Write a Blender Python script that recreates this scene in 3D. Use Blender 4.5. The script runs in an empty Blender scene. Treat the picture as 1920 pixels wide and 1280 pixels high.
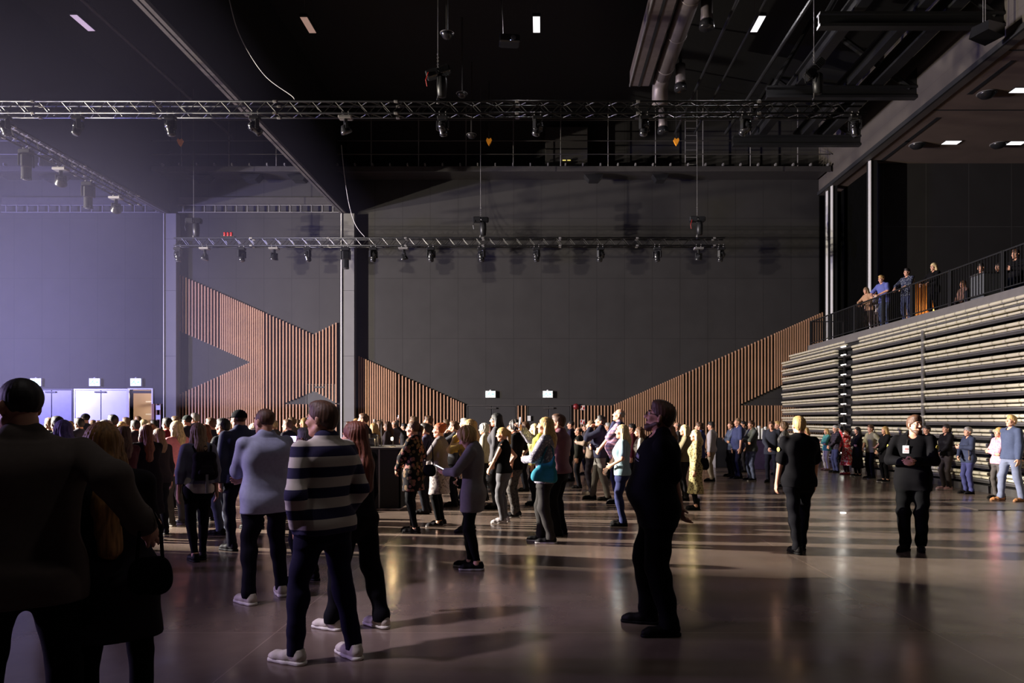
import bpy, math, random
import numpy as np
from mathutils import Vector, Matrix

# ------------------------------------------------------------------ camera, world, lights
sc = bpy.context.scene
col = sc.collection
F = 1400.0            # focal length in pixels of the 1920x1280 frame
CU, CV = 1015.0, 787.0  # vanishing point of the hall's long axis
EYE = 1.68
D = 32.3              # distance to the far wall
cam_d = bpy.data.cameras.new('camera')
cam = bpy.data.objects.new('camera', cam_d); col.objects.link(cam)
cam.location = (0, 0, EYE); cam.rotation_euler = (math.pi/2, 0, 0)
cam_d.sensor_width = 36; cam_d.lens = F*36/1920
cam_d.shift_x = -(CU-960)/1920; cam_d.shift_y = (CV-640)/1920
cam_d.clip_start = 0.05; cam_d.clip_end = 200
sc.camera = cam
sc.view_settings.view_transform = 'Standard'; sc.view_settings.look = 'None'
sc.view_settings.gamma = 1; sc.view_settings.use_curve_mapping = False
sc.view_settings.exposure = 0.0
sc.cycles.use_denoising = True
sc.cycles.max_bounces = 5; sc.cycles.diffuse_bounces = 3; sc.cycles.glossy_bounces = 3
sc.cycles.volume_bounces = 0; sc.cycles.transmission_bounces = 4; sc.cycles.transparent_max_bounces = 6
sc.cycles.sample_clamp_indirect = 3.0; sc.cycles.caustics_reflective = False; sc.cycles.caustics_refractive = False
w = bpy.data.worlds.new('world'); sc.world = w; w.use_nodes = True
w.node_tree.nodes['Background'].inputs[0].default_value = (0.55, 0.45, 0.62, 1)
w.node_tree.nodes['Background'].inputs[1].default_value = 0.006

def lamp(name, kind, loc, target, power, color, size=0.3, cone=60, blend=0.2, size_y=None):
    d = bpy.data.lights.new(name, kind); o = bpy.data.objects.new(name, d); col.objects.link(o)
    o.location = loc
    if target is not None:
        o.rotation_euler = (Vector(target)-Vector(loc)).to_track_quat('-Z', 'Y').to_euler()
    d.energy = power; d.color = color
    if kind == 'AREA':
        d.shape = 'RECTANGLE'; d.size = size; d.size_y = size_y or size
    else:
        d.shadow_soft_size = size
    if kind == 'SPOT':
        d.spot_size = math.radians(cone); d.spot_blend = blend
    return o

# stage lamps beyond the left edge of the view, plus unseen lamps added as fill
def ang(x, y, z, a, e): return (x+10*math.cos(math.radians(a)), y+10*math.sin(math.radians(a)), z+10*math.tan(math.radians(e)))
for kz in (3.2, 5.2, 7.2):
    lamp('stage_key', 'SPOT', (-30, 14.9, kz), ang(-30, 14.9, kz, 12, 0), 26000, (1.0, 0.9, 0.76), 0.13, 84, 0.75)
lamp('floor_streak_boost', 'SPOT', (-30, 15.2, 9.5), (0, 12.2, 0.0), 215000, (1.0, 0.93, 0.84), 0.12, 22, 0.6)  # added lamp that boosts the bright streaks on the floor
lamp('stage_front_wash', 'SPOT', (-21, 6.5, 4.2), (0, 4.5, 0.3), 6500, (0.60, 0.44, 1.0), 0.5, 60, 0.5)
lamp('stage_blue_wash', 'SPOT', (-31, 20.0, 5.0), (-9, 31, 5.0), 22000, (0.36, 0.34, 1.0), 0.6, 108, 0.8)
lamp('stage_side_light', 'SPOT', (-9.5, 2.2, 11), (-2.05, 5.95, 1.35), 8000, (0.90, 0.80, 1.0), 0.4, 13, 0.8)
for hx in (-3.0, 8.0): lamp('added_foreground_fill', 'AREA', (hx, 2.5, 13.1), (hx, 2.5, 0), 70, (1.0, 0.92, 0.9), 0.3, size_y=0.9)  # added unseen lamps, fill for the dark foreground couple
lamp('right_floor_fill', 'SPOT', (-21, 14.5, 13.2), (8.0, 15.6, 0), 44000, (1.0, 0.88, 0.68), 0.3, 22, 0.6)  # added lamp that fills in the floor on the right

# ------------------------------------------------------------------ small tools
def X_(u, Y): return (u-CU)/F*Y
def Z_(v, Y): return EYE+(CV-v)/F*Y
def at(u, v, Y): return (X_(u, Y), Y, Z_(v, Y))
def WX(u): return X_(u, D)
def WZ(v): return Z_(v, D)
def srgb(r, g, b):
    f = lambda c: (c/255/12.92) if c/255 <= 0.04045 else ((c/255+0.055)/1.055)**2.4
    return (f(r), f(g), f(b))
ORD = ['first','second','third','fourth','fifth','sixth','seventh','eighth','ninth','tenth','eleventh','twelfth','thirteenth','fourteenth','fifteenth','sixteenth','seventeenth','eighteenth','nineteenth','twentieth','twenty-first','twenty-second','twenty-third','twenty-fourth','twenty-fifth']

MATS = {}
def mat(name, c, rough=0.6, metal=0.0, var=0.15, scale=6.0, spec=0.5, bump=0.0, emit=None, es=0.0):
    if name in MATS: return MATS[name]
    m = bpy.data.materials.new(name); m.use_nodes = True; nt = m.node_tree
    b = nt.nodes['Principled BSDF']
    b.inputs['Roughness'].default_value = rough; b.inputs['Metallic'].default_value = metal
    b.inputs['Specular IOR Level'].default_value = spec
    tc = nt.nodes.new('ShaderNodeTexCoord')
    n = nt.nodes.new('ShaderNodeTexNoise'); n.inputs['Scale'].default_value = scale; n.inputs['Detail'].default_value = 3
    nt.links.new(tc.outputs['Object'], n.inputs['Vector'])
    r = nt.nodes.new('ShaderNodeValToRGB')
    r.color_ramp.elements[0].position = 0.3; r.color_ramp.elements[1].position = 0.7
    r.color_ramp.elements[0].color = tuple(x*(1-var) for x in c)+(1,)
    r.color_ramp.elements[1].color = tuple(min(1, x*(1+var)) for x in c)+(1,)
    nt.links.new(n.outputs['Fac'], r.inputs['Fac']); nt.links.new(r.outputs['Color'], b.inputs['Base Color'])
    if bump:
        bp = nt.nodes.new('ShaderNodeBump'); bp.inputs['Strength'].default_value = bump; bp.inputs['Distance'].default_value = 0.01
        nt.links.new(n.outputs['Fac'], bp.inputs['Height']); nt.links.new(bp.outputs['Normal'], b.inputs['Normal'])
    if emit:
        b.inputs['Emission Color'].default_value = emit+(1,); b.inputs['Emission Strength'].default_value = es
    MATS[name] = m
    return m

def tag(o, label=None, cat=None, group=None, kind=None):
    if label: o['label'] = label
    if cat: o['category'] = cat
    if group: o['group'] = group
    if kind: o['kind'] = kind
    return o
def empty(name, loc=(0, 0, 0), rz=0.0, label=None, cat=None, group=None):
    o = bpy.data.objects.new(name, None); col.objects.link(o); o.location = loc; o.rotation_euler = (0, 0, rz)
    o.empty_display_size = 0.2
    return tag(o, label, cat, group)
def copy_tree(o, parent=None):
    c = o.copy(); col.objects.link(c); c.parent = parent
    for ch in o.children: copy_tree(ch, c)
    return c

class MB:
    """collects shapes into one mesh"""
    def __init__(s): s.v = []; s.f = []; s.m = []
    def add(s, v, f, m=0):
        o = len(s.v); s.v += [tuple(p) for p in v]; s.f += [tuple(i+o for i in q) for q in f]; s.m += [m]*len(f); return s
    def box(s, x0, x1, y0, y1, z0, z1, m=0):
        v = [(x, y, z) for z in (z0, z1) for y in (y0, y1) for x in (x0, x1)]
        return s.add(v, [(0,2,3,1),(4,5,7,6),(0,1,5,4),(2,6,7,3),(0,4,6,2),(1,3,7,5)], m)
    def bevbox(s, x0, x1, y0, y1, z0, z1, b, m=0):
        # box with chamfered vertical edges and top/bottom edges
        def ring(z, i): return [(x0+i+b,y0+i,z),(x1-i-b,y0+i,z),(x1-i,y0+i+b,z),(x1-i,y1-i-b,z),(x1-i-b,y1-i,z),(x0+i+b,y1-i,z),(x0+i,y1-i-b,z),(x0+i,y0+i+b,z)]
        v = ring(z0, b)+ring(z0+b, 0)+ring(z1-b, 0)+ring(z1, b)
        f = [tuple(range(7, -1, -1)), tuple(range(24, 32))]
        for k in range(3):
            for i in range(8): f.append((k*8+i, k*8+(i+1) % 8, k*8+8+(i+1) % 8, k*8+8+i))
        return s.add(v, f, m)
    def cyl(s, a, b, r, n=8, r2=None, m=0, cap=True):
        a = Vector(a); b = Vector(b); d = b-a
        if d.length < 1e-6: return s
        d.normalize(); t = Vector((0, 0, 1)) if abs(d.z) < .9 else Vector((1, 0, 0))
        x = d.cross(t).normalized(); y = d.cross(x); r2 = r if r2 is None else r2
        v = [a+(x*math.cos(2*math.pi*i/n)+y*math.sin(2*math.pi*i/n))*r for i in range(n)] + [b+(x*math.cos(2*math.pi*i/n)+y*math.sin(2*math.pi*i/n))*r2 for i in range(n)]
        f = [(i, i+n, (i+1) % n+n, (i+1) % n) for i in range(n)]
        if cap: f += [tuple(range(n)), tuple(range(2*n-1, n-1, -1))]
        return s.add(v, f, m)
    def tube(s, pts, r, n=6, m=0):
        pts = [Vector(p) for p in pts]; rings = []; L = len(pts); ref = None
        for i, p in enumerate(pts):
            d = (pts[min(i+1, L-1)]-pts[max(i-1, 0)]).normalized()
            if ref is None: ref = Vector((0, 0, 1)) if abs(d.z) < .9 else Vector((1, 0, 0))
            x = d.cross(ref).normalized(); y = d.cross(x); ref = y.cross(d) * -1 if False else ref
            rings.append([p+(x*math.cos(2*math.pi*k/n)+y*math.sin(2*math.pi*k/n))*r for k in range(n)])
        v = [q for g in rings for q in g]; f = []
        for i in range(L-1):
            for k in range(n): f.append((i*n+k, i*n+n+k, i*n+n+(k+1) % n, i*n+(k+1) % n))
        f += [tuple(range(n)), tuple(range(L*n-1, L*n-n-1, -1))]
        return s.add(v, f, m)
    def lathe(s, prof, n=16, c=(0, 0, 0), axis='z', m=0):
        v = []; f = []
        for r, z in prof:
            for i in range(n):
                a = 2*math.pi*i/n; p = (r*math.cos(a), r*math.sin(a), z)
                if axis == 'y': p = (p[0], -p[2], p[1])
                if axis == 'x': p = (p[2], p[0], p[1])
                v.append((p[0]+c[0], p[1]+c[1], p[2]+c[2]))
        for k in range(len(prof)-1):
            for i in range(n): f.append((k*n+i, k*n+(i+1) % n, k*n+n+(i+1) % n, k*n+n+i))
        f.append(tuple(range(n-1, -1, -1))); f.append(tuple(range((len(prof)-1)*n, len(prof)*n)))
        return s.add(v, f, m)
    def prism(s, poly, y0, y1, m=0):   # polygon in x,z pulled along y
        n = len(poly); v = [(x, y0, z) for x, z in poly]+[(x, y1, z) for x, z in poly]
        f = [tuple(range(n)), tuple(range(2*n-1, n-1, -1))]+[(i, i+n, (i+1) % n+n, (i+1) % n) for i in range(n)]
        return s.add(v, f, m)
    def build(s, name, mats, parent=None, smooth=False, loc=None):
        me = bpy.data.meshes.new(name); me.from_pydata(s.v, [], s.f)
        for x in (mats if isinstance(mats, (list, tuple)) else [mats]): me.materials.append(x)
        me.polygons.foreach_set('material_index', s.m)
        if smooth: me.polygons.foreach_set('use_smooth', [True]*len(me.polygons))
        me.update()
        import bmesh
        bm = bmesh.new(); bm.from_mesh(me); bmesh.ops.recalc_face_normals(bm, faces=bm.faces); bm.to_mesh(me); bm.free()
        o = bpy.data.objects.new(name, me); col.objects.link(o)
        if parent: o.parent = parent
        if loc: o.location = loc
        return o
def struct(o): o['kind'] = 'structure'; return o
# ------------------------------------------------------------------ room materials
def wall_mat(name, c, seam=0.55, pw=1.2, ph=2.6, rough=0.65):
    m = bpy.data.materials.new(name); m.use_nodes = True; nt = m.node_tree; b = nt.nodes['Principled BSDF']
    tc = nt.nodes.new('ShaderNodeTexCoord'); mp = nt.nodes.new('ShaderNodeMapping'); mp.inputs['Rotation'].default_value = (math.pi/2, 0, 0)
    br = nt.nodes.new('ShaderNodeTexBrick'); br.offset = 0.0; br.inputs['Scale'].default_value = 1.0
    br.inputs['Brick Width'].default_value = pw; br.inputs['Row Height'].default_value = ph
    br.inputs['Mortar Size'].default_value = 0.012; br.inputs['Mortar Smooth'].default_value = 0.2
    br.inputs['Color1'].default_value = c+(1,); br.inputs['Color2'].default_value = tuple(x*0.93 for x in c)+(1,)
    br.inputs['Mortar'].default_value = tuple(x*seam for x in c)+(1,)
    n = nt.nodes.new('ShaderNodeTexNoise'); n.inputs['Scale'].default_value = 1.3; n.inputs['Detail'].default_value = 5
    mx = nt.nodes.new('ShaderNodeMix'); mx.data_type = 'RGBA'; mx.blend_type = 'MULTIPLY'; mx.inputs[0].default_value = 0.35
    nt.links.new(tc.outputs['Object'], mp.inputs['Vector']); nt.links.new(mp.outputs['Vector'], br.inputs['Vector'])
    nt.links.new(tc.outputs['Object'], n.inputs['Vector'])
    nt.links.new(br.outputs['Color'], mx.inputs[6]); nt.links.new(n.outputs['Fac'], mx.inputs[7])
    nt.links.new(mx.outputs[2], b.inputs['Base Color']); b.inputs['Roughness'].default_value = rough
    b.inputs['Specular IOR Level'].default_value = 0.3
    MATS[name] = m
    return m
def floor_mat():
    m = bpy.data.materials.new('polished concrete'); m.use_nodes = True; nt = m.node_tree; b = nt.nodes['Principled BSDF']
    tc = nt.nodes.new('ShaderNodeTexCoord')
    n = nt.nodes.new('ShaderNodeTexNoise'); n.inputs['Scale'].default_value = 0.9; n.inputs['Detail'].default_value = 8; n.inputs['Roughness'].default_value = 0.6
    n2 = nt.nodes.new('ShaderNodeTexNoise'); n2.inputs['Scale'].default_value = 2.2; n2.inputs['Detail'].default_value = 4
    r = nt.nodes.new('ShaderNodeValToRGB'); r.color_ramp.elements[0].position = 0.3; r.color_ramp.elements[1].position = 0.72
    r.color_ramp.elements[0].color = (0.12, 0.083, 0.068, 1); r.color_ramp.elements[1].color = (0.20, 0.150, 0.118, 1)
    br = nt.nodes.new('ShaderNodeTexBrick'); br.offset = 0.0; br.inputs['Scale'].default_value = 1; br.inputs['Brick Width'].default_value = 5.2; br.inputs['Row Height'].default_value = 4.6
    br.inputs['Mortar Size'].default_value = 0.006; br.inputs['Color1'].default_value = (1, 1, 1, 1); br.inputs['Color2'].default_value = (0.94, 0.94, 0.94, 1); br.inputs['Mortar'].default_value = (1.5, 1.5, 1.5, 1)
    mx = nt.nodes.new('ShaderNodeMix'); mx.data_type = 'RGBA'; mx.blend_type = 'MULTIPLY'; mx.inputs[0].default_value = 1.0
    r2 = nt.nodes.new('ShaderNodeMapRange'); r2.inputs[1].default_value = 0.3; r2.inputs[2].default_value = 0.7; r2.inputs[3].default_value = 0.15; r2.inputs[4].default_value = 0.26
    add = nt.nodes.new('ShaderNodeMath'); add.operation = 'ADD'
    for t in (n, n2): nt.links.new(tc.outputs['Object'], t.inputs['Vector'])
    mp = nt.nodes.new('ShaderNodeMapping'); mp.inputs['Location'].default_value = (2.1, 3.3, 0); nt.links.new(tc.outputs['Object'], mp.inputs[0]); nt.links.new(mp.outputs[0], br.inputs['Vector'])
    nt.links.new(n.outputs['Fac'], r.inputs['Fac']); nt.links.new(r.outputs['Color'], mx.inputs[6]); nt.links.new(br.outputs['Color'], mx.inputs[7])
    nt.links.new(mx.outputs[2], b.inputs['Base Color'])
    nt.links.new(n2.outputs['Fac'], r2.inputs[0]); nt.links.new(r2.outputs[0], b.inputs['Roughness'])
    b.inputs['IOR'].default_value = 1.5
    return m
M_wall = wall_mat('charcoal wall panels', (0.043, 0.040, 0.041))
M_floor = floor_mat()
M_black = mat('matt black paint', (0.010, 0.010, 0.012), 0.7, var=0.1)
M_ceil = mat('black ceiling', (0.006, 0.006, 0.008), 0.85, var=0.2, scale=0.5)
M_fascia = wall_mat('grey fascia paint', (0.105, 0.090, 0.082), 0.8, 5.0, 6.0)
M_soffit = mat('brown soffit board', (0.16, 0.115, 0.095), 0.7, var=0.12, scale=1.0)
M_column = mat('grey column paint', (0.15, 0.145, 0.15), 0.6, var=0.05, scale=2)
M_rail = mat('pale aluminium', (0.75, 0.74, 0.74), 0.35, metal=0.3, var=0.03)
M_steel = mat('black steel', (0.012, 0.012, 0.013), 0.45, metal=0.0, var=0.1)
M_truss = mat('black truss tube', (0.012, 0.012, 0.014), 0.4, metal=0.0, var=0.1)
M_dsteel = mat('dark grey steel', (0.055, 0.05, 0.05), 0.5, metal=0.2, var=0.1)
M_grey = mat('mid grey metal', (0.25, 0.24, 0.24), 0.45, metal=0.4, var=0.08)
M_white = mat('white plastic', (0.75, 0.75, 0.75), 0.4, var=0.04)
M_wood = mat('oiled wood slats', (0.47, 0.265, 0.16), 0.55, var=0.12, scale=1.0)
M_doordark = mat('dark door leaf', (0.035, 0.033, 0.035), 0.45, var=0.1, scale=1)
M_doorpale = mat('pale metal door leaf', (0.62, 0.62, 0.66), 0.32, metal=0.5, var=0.06, scale=1.5)
M_glow = mat('lit panel', (0.9, 0.9, 0.95), 0.5, var=0, emit=(1.0, 0.97, 1.0), es=1.3)
M_cable = mat('pale cable', (0.55, 0.54, 0.55), 0.5, var=0.05)
M_bcable = mat('grey wire', (0.30, 0.29, 0.29), 0.4, metal=0.6, var=0.05)
M_red = mat('red plastic', (0.45, 0.02, 0.015), 0.4, var=0.1)
M_orange = mat('orange plastic', (0.85, 0.32, 0.02), 0.45, var=0.1)

# ------------------------------------------------------------------ shell
H_C = 14.6
XL, XR, YF = -34.0, 20.0, -4.0
struct(MB().box(XL, XR, YF, D+4, -0.3, 0.0).build('floor', M_floor))
struct(MB().box(XL, XR, YF, D+0.4, H_C, H_C+0.3).build('ceiling', M_ceil))
struct(MB().box(XL-0.3, XL, YF, D+0.4, 0, H_C).build('wall_left', M_ceil))
struct(MB().box(XL, XR, YF-0.3, YF, 0, H_C).build('wall_front', M_ceil))
struct(MB().box(XR, XR+0.3, YF, D+0.4, 0, H_C).build('wall_right', M_ceil))
# far wall with the foyer doorway cut out
dx0, dx1, dz = WX(243), WX(285), WZ(730)
bw = MB()
bw.box(XL, dx0, D, D+0.3, 0, H_C); bw.box(dx1, XR, D, D+0.3, 0, H_C); bw.box(dx0, dx1, D, D+0.3, dz, H_C)
struct(bw.build('wall_back', M_wall))
# the lit foyer seen through the doorway
M_foyer = mat('beige foyer wall', (0.55, 0.43, 0.34), 0.7, var=0.12, scale=0.7)
fy = MB(); fy.box(dx0-2.5, dx1+2.5, D+3.7, D+3.9, 0, 3.6); fy.box(dx0-2.5, dx0-2.3, D+0.3, D+3.7, 0, 3.6); fy.box(dx1+2.3, dx1+2.5, D+0.3, D+3.7, 0, 3.6); fy.box(dx0-2.5, dx1+2.5, D+0.3, D+3.7, 3.4, 3.6)
struct(fy.build('wall_foyer', M_foyer))
lamp('foyer_lamp', 'POINT', ((dx0+dx1)/2, D+2.0, 3.0), None, 260, (1.0, 0.80, 0.62), 0.25)
# foyer window grid behind the doorway
fw = MB()
for x in (dx0+0.32, dx1-0.1): fw.box(x-0.04, x+0.04, D+3.2, D+3.3, 0, 2.6)
for z in (1.2, 1.95, 2.55): fw.box(dx0-1, dx1+1, D+3.2, D+3.3, z-0.03, z+0.03)
struct(fw.build('window_1', M_white))

struct(MB().box(-24.1, -24.0, 8.6, 13.9, 0, 13.0).build('key_light_blocker', M_black))  # added unseen black screen that keeps the key light off the near floor
# ------------------------------------------------------------------ columns with pale guide rails
for n_, (u0, u1) in enumerate(((305, 330), (638, 664))):
    Yc = D-0.4; x0, x1 = X_(u0, Yc), X_(u1, Yc)
    c = MB(); c.box(x0+0.07, x1, Yc, D, 0, 10.5)
    o = struct(c.build('column_%d' % (n_+1), M_column))
    r = MB(); r.prism([(x0, 0.0), (x0+0.07, 0.0), (x0+0.07, 10.5), (x0, 10.5)], Yc-0.02, Yc+0.3)
    # chamfered rail: outer face turned towards the stage
    r = MB(); v = [(x0-0.02, Yc+0.12), (x0+0.05, Yc-0.05), (x0+0.075, Yc-0.05), (x0+0.075, Yc+0.12)]
    r.add([(a, b, z) for z in (0, 10.5) for a, b in v], [(0,1,2,3),(7,6,5,4),(0,4,5,1),(1,5,6,2),(2,6,7,3),(3,7,4,0)])
    struct(r.build('trim_guide', M_rail, o))
    j = MB()
    for z in (1.6, 4.4, 7.2, 9.4): j.box(x0+0.07, x1+0.001, Yc-0.004, Yc, z, z+0.012)
    struct(j.build('trim_joint', M_black, o))

# downstand roof beams above the columns, double bottom flange with a gap
for n_, xb in enumerate((-16.27, -8.62)):
    b = MB(); b.box(xb, xb+0.10, 0, D, 10.52, 10.62); b.box(xb+0.15, xb+0.25, 0, D, 10.52, 10.62)
    o = struct(b.build('beam_%d' % (n_+1), mat('beam flange paint', (0.10, 0.09, 0.095), 0.5, var=0.1)))
    struct(MB().box(xb+0.02, xb+0.23, 0, D, 10.60, H_C).build('trim_web', M_ceil, o))

# ------------------------------------------------------------------ wood slat cladding on the far wall
def lin(u, a, b): return a[1]+(b[1]-a[1])*(u-a[0])/(b[0]-a[0])
VB = 862.0
def slats(name, us, spans, bottom=VB, dep=0.09, wpx=2.1):
    m = MB()
    for i, u in enumerate(us):
        st = min([abs(u-q) for q in us if q != u]+[7])*1.04
        for v0, v1 in spans(u):
            if v1-v0 < 1.5: continue
            z0, z1 = max(0.0, WZ(v1)), WZ(v0)
            x = WX(u); hw = wpx/2/F*D
            m.box(x-hw, x+hw, D-dep, D-0.012, z0, z1, 0)
            m.box(x-st/2/F*D, x+st/2/F*D, D-0.010, D-0.002, z0, z1, 1)
    return struct(m.build(name, [M_wood, M_black]))
def urange(*segs):
    out = []
    for a, b, st in segs:
        n = max(1, round((b-a)/st)); out += [a+(b-a)*i/n for i in range(n)]
    return out
def sp_left(u):
    top = lin(u, (337, 515), (588, 627)) if u < 588 else lin(u, (588, 627), (637, 602))
    r = []
    if u < 470:
        r.append((top, lin(u, (337, 620), (470, 679)))); r.append((lin(u, (337, 739), (470, 679)), VB))
    elif 532 < u < 634:
        ap = lin(u, (532, 757), (590, 733)) if u < 590 else lin(u, (590, 733), (634, 757))
        r.append((top, ap)); r.append((757.5, VB))
    else: r.append((top, VB))
    return r
slats('trim_1', urange((338.5, 415, 6.1), (415, 495, 4.1), (495, 637, 6.05)), sp_left)
slats('trim_2', urange((674, 742, 4.15), (742, 846, 6.5), (846, 874, 4.4)), lambda u: [(lin(u, (672, 667), (873, 758)), VB)])
slats('trim_3', [971.5, 978, 985], lambda u: [(760, VB)])
def sp_right(u):
    top = 760.0 if u < 1152 else lin(u, (1152, 758), (1543, 585))
    if u > 1385: return [(top, lin(u, (1385, 759), (1545, 684))), (760, VB)]
    return [(top, VB)]
slats('trim_4', urange((1077, 1152, 6.3), (1152, 1280, 4.15), (1280, 1452, 6.2), (1452, 1545, 4.2)), sp_right)

# slats left of the first column
slats('trim_5', [287, 289.5, 295, 302], lambda u: [(757, VB)], wpx=1.8)

# ------------------------------------------------------------------ doors
def door_pair(name, u0, u1, vtop, m, parts=2, bar=False, frame=None):
    x0, x1, z = WX(u0), WX(u1), WZ(vtop); fr = frame or M_dsteel
    f = MB(); t = 0.05
    f.box(x0-t, x0, D-0.06, D-0.001, 0, z+t); f.box(x1, x1+t, D-0.06, D-0.001, 0, z+t); f.box(x0, x1, D-0.06, D-0.001, z, z+t)
    o = struct(f.build(name, fr))
    for i in range(parts):
        a = x0+(x1-x0)*i/parts+0.012; b = x0+(x1-x0)*(i+1)/parts-0.012
        leaf = MB().bevbox(a, b, D-0.045, D-0.002, 0.01, z-0.01, 0.008).build('door_leaf', m, o)
        hx = b-0.08 if i == 0 else a+0.08
        h = MB(); h.cyl((hx, D-0.09, 0.95), (hx, D-0.09, 1.15), 0.012); h.cyl((hx, D-0.09, 1.05), (hx, D-0.04, 1.05), 0.012)
        h.build('door_handle', M_grey, leaf)
    c = MB()
    xm = (x0+x1)/2
    c.box(xm-0.25, xm+0.2, D-0.11, D-0.045, z-0.12, z-0.06); c.build('door_closer', M_dsteel, o)
    return o
door_pair('door_1', 60, 136, 731, mat('lilac grey door leaf', (0.22, 0.21, 0.24), 0.4, metal=0.2, var=0.05))
door_pair('door_2', 142, 239, 731, M_doorpale, frame=M_rail)
f = MB(); f.box(dx0-0.06, dx0, D-0.05, D+0.3, 0, dz+0.05); f.box(dx1, dx1+0.06, D-0.05, D+0.3, 0, dz+0.05); f.box(dx0, dx1, D-0.05, D+0.3, dz, dz+0.05)
o3 = struct(f.build('door_3', M_rail)); MB().box(dx0, dx1, D+0.05, D+0.12, dz-0.16, dz-0.05).build('door_transom', M_black, o3)
door_pair('door_4', 877, 967, 761, M_doordark)
door_pair('door_5', 990, 1069, 761, M_doordark)
door_pair('door_6', 576, 627, 722, mat('slat covered door', (0.05, 0.048, 0.05), 0.5, var=0.1), parts=1)

# ------------------------------------------------------------------ right side: balcony, fascia, soffit, frontal wall
struct(MB().box(12.0, 12.25, 0, D, 11.37, H_C).build('wall_fascia', M_fascia))
struct(MB().box(11.93, 12.0, 0, D, 11.37, 11.52).build('trim_fascia_edge', M_black))
struct(MB().box(12.25, XR, 0, D, 11.40, 11.60).build('ceiling_soffit', M_soffit))
sj = MB()
for Y in (16.0, 19.6, 23.4): sj.box(12.3, XR, Y, Y+0.06, 11.392, 11.40)
for Y in (16.5, 20.2, 24.0, 26.0): sj.box(12.7, 12.85, Y, Y+2.1, 11.392, 11.40)
struct(sj.build('trim_soffit_joints', M_black))
FW = 28.3
struct(MB().box(12.75, XR, FW, FW+0.3, 4.6, 11.4).build('wall_balcony', wall_mat('near black panels', (0.030, 0.028, 0.030), 2.2, 1.62, 9.0)))
M_recess_shade = mat('recess shade black', (0.003, 0.003, 0.003), 1.0, var=0.1, spec=0.0)  # shade of the recess put into the colour, near black without shine
struct(MB().box(12.75, 13.0, FW+0.3, D, 4.6, 11.4).build('wall_recess', M_recess_shade))
struct(MB().box(12.02, 12.75, D-0.05, D-0.002, 4.6, 11.37).build('wall_recess_back', M_recess_shade))
for n_, (u0, u1, Yc) in enumerate(((1549, 1556, 31.6), (1558, 1570, 30.9), (1629, 1645, 27.9))):
    x0, x1 = X_(u0, Yc), X_(u1, Yc)
    c = MB(); c.box(x0+0.05, x1, Yc, Yc+0.3, 4.6, 11.37)
    o = struct(c.build('column_%d' % (n_+3), M_steel))
    r = MB(); v = [(x0+0.02, Yc+0.10), (x0+0.06, Yc-0.03), (x0+0.08, Yc-0.03), (x0+0.05, Yc+0.10)]
    r.add([(a, b, z) for z in (4.6, 11.37) for a, b in v], [(0,1,2,3),(7,6,5,4),(0,4,5,1),(1,5,6,2),(2,6,7,3),(3,7,4,0)])
    struct(r.build('trim_guide', M_rail, o))
BX, BY1 = 10.5, 29.4
struct(MB().box(BX, XR, 6, BY1, 4.32, 4.60).build('slab_balcony', mat('balcony edge paint', (0.14, 0.13, 0.125), 0.5, var=0.06)))
struct(MB().box(11.6, XR, 6, BY1, 0, 4.32).build('wall_understand', M_black))
# ------------------------------------------------------------------ retracted seating stand
SX = 10.25
M_seat = mat('cream seat vinyl', (0.56, 0.515, 0.385), 0.45, var=0.06, scale=4)
M_seatside = mat('brown seat underside', (0.30, 0.23, 0.14), 0.6, var=0.1)
M_deck = mat('dark grey deck steel', (0.046, 0.042, 0.041), 0.5, metal=0.0, var=0.08)
ROWZ = [4.25]+[3.97-0.333*i for i in range(12)]
def roll(mb, L, x0, z0, dx, th):
    # a cushion with a rounded front nose, length L along y, nose at x0, body going back by dx
    n = 8; ring = []
    r = th/2
    prof = [(x0+r-r*math.cos(math.pi*(k/n-0.5)), z0+r+r*math.sin(math.pi*(k/n-0.5))) for k in range(n+1)]
    prof = [(x0+dx, z0)]+[(x0+r-abs(math.cos(math.pi*(k/n-0.5)))*r, z0+r+r*math.sin(math.pi*(k/n-0.5))) for k in range(n+1)]+[(x0+dx, z0+th)]
    b = 0.012
    m = len(prof); v = []
    cx = sum(p[0] for p in prof)/m; cz = sum(p[1] for p in prof)/m
    for y, s in ((0.0, 0.9), (b, 1.0), (L-b, 1.0), (L, 0.9)):
        v += [(cx+(p[0]-cx)*(s if s == 1 else 0.97), y, cz+(p[1]-cz)*s) for p in prof]
    f = [tuple(range(m)), tuple(range(4*m-1, 3*m-1, -1))]
    for k in range(3):
        for i in range(m): f.append((k*m+i, k*m+m+i, k*m+m+(i+1) % m, k*m+(i+1) % m))
    mb.add(v, f)
PITCH = 0.484
seat_proto = empty('folded_seat', (0, 0, -50))
s1 = MB(); roll(s1, PITCH-0.048, 0.0, 0.086, 0.42, 0.080); s1.build('backrest', M_seat, seat_proto, True)
s2 = MB(); roll(s2, PITCH-0.048, 0.045, 0.0, 0.40, 0.062); s2.build('seat_cushion', M_seat, seat_proto, True)
s3 = MB(); s3.box(0.16, 0.36, -0.025, -0.008, 0.0, 0.15); s3.build('side_bracket', M_steel, seat_proto)
used_seat = [False]
def put_seat(x, y, z, label, group):
    o = seat_proto if not used_seat[0] else copy_tree(seat_proto)
    used_seat[0] = True; o.location = (x, y, z)
    tag(o, label, 'seat', group)
R_Y0, R_Y1 = 14.55, 24.75       # right block along the hall
L_Y0, L_Y1 = 25.95, 31.95       # left block, up to the far wall
n_right = int((R_Y1-R_Y0)/PITCH); n_left = int((L_Y1-L_Y0)/PITCH)
mass = MB()
rn = ['top', 'second from top', 'third from top', 'fourth from top', 'fifth from top', 'sixth from top', 'seventh from top', 'eighth from top', 'ninth from top', 'tenth from top', 'eleventh from top', 'twelfth from top', 'bottom']
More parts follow.
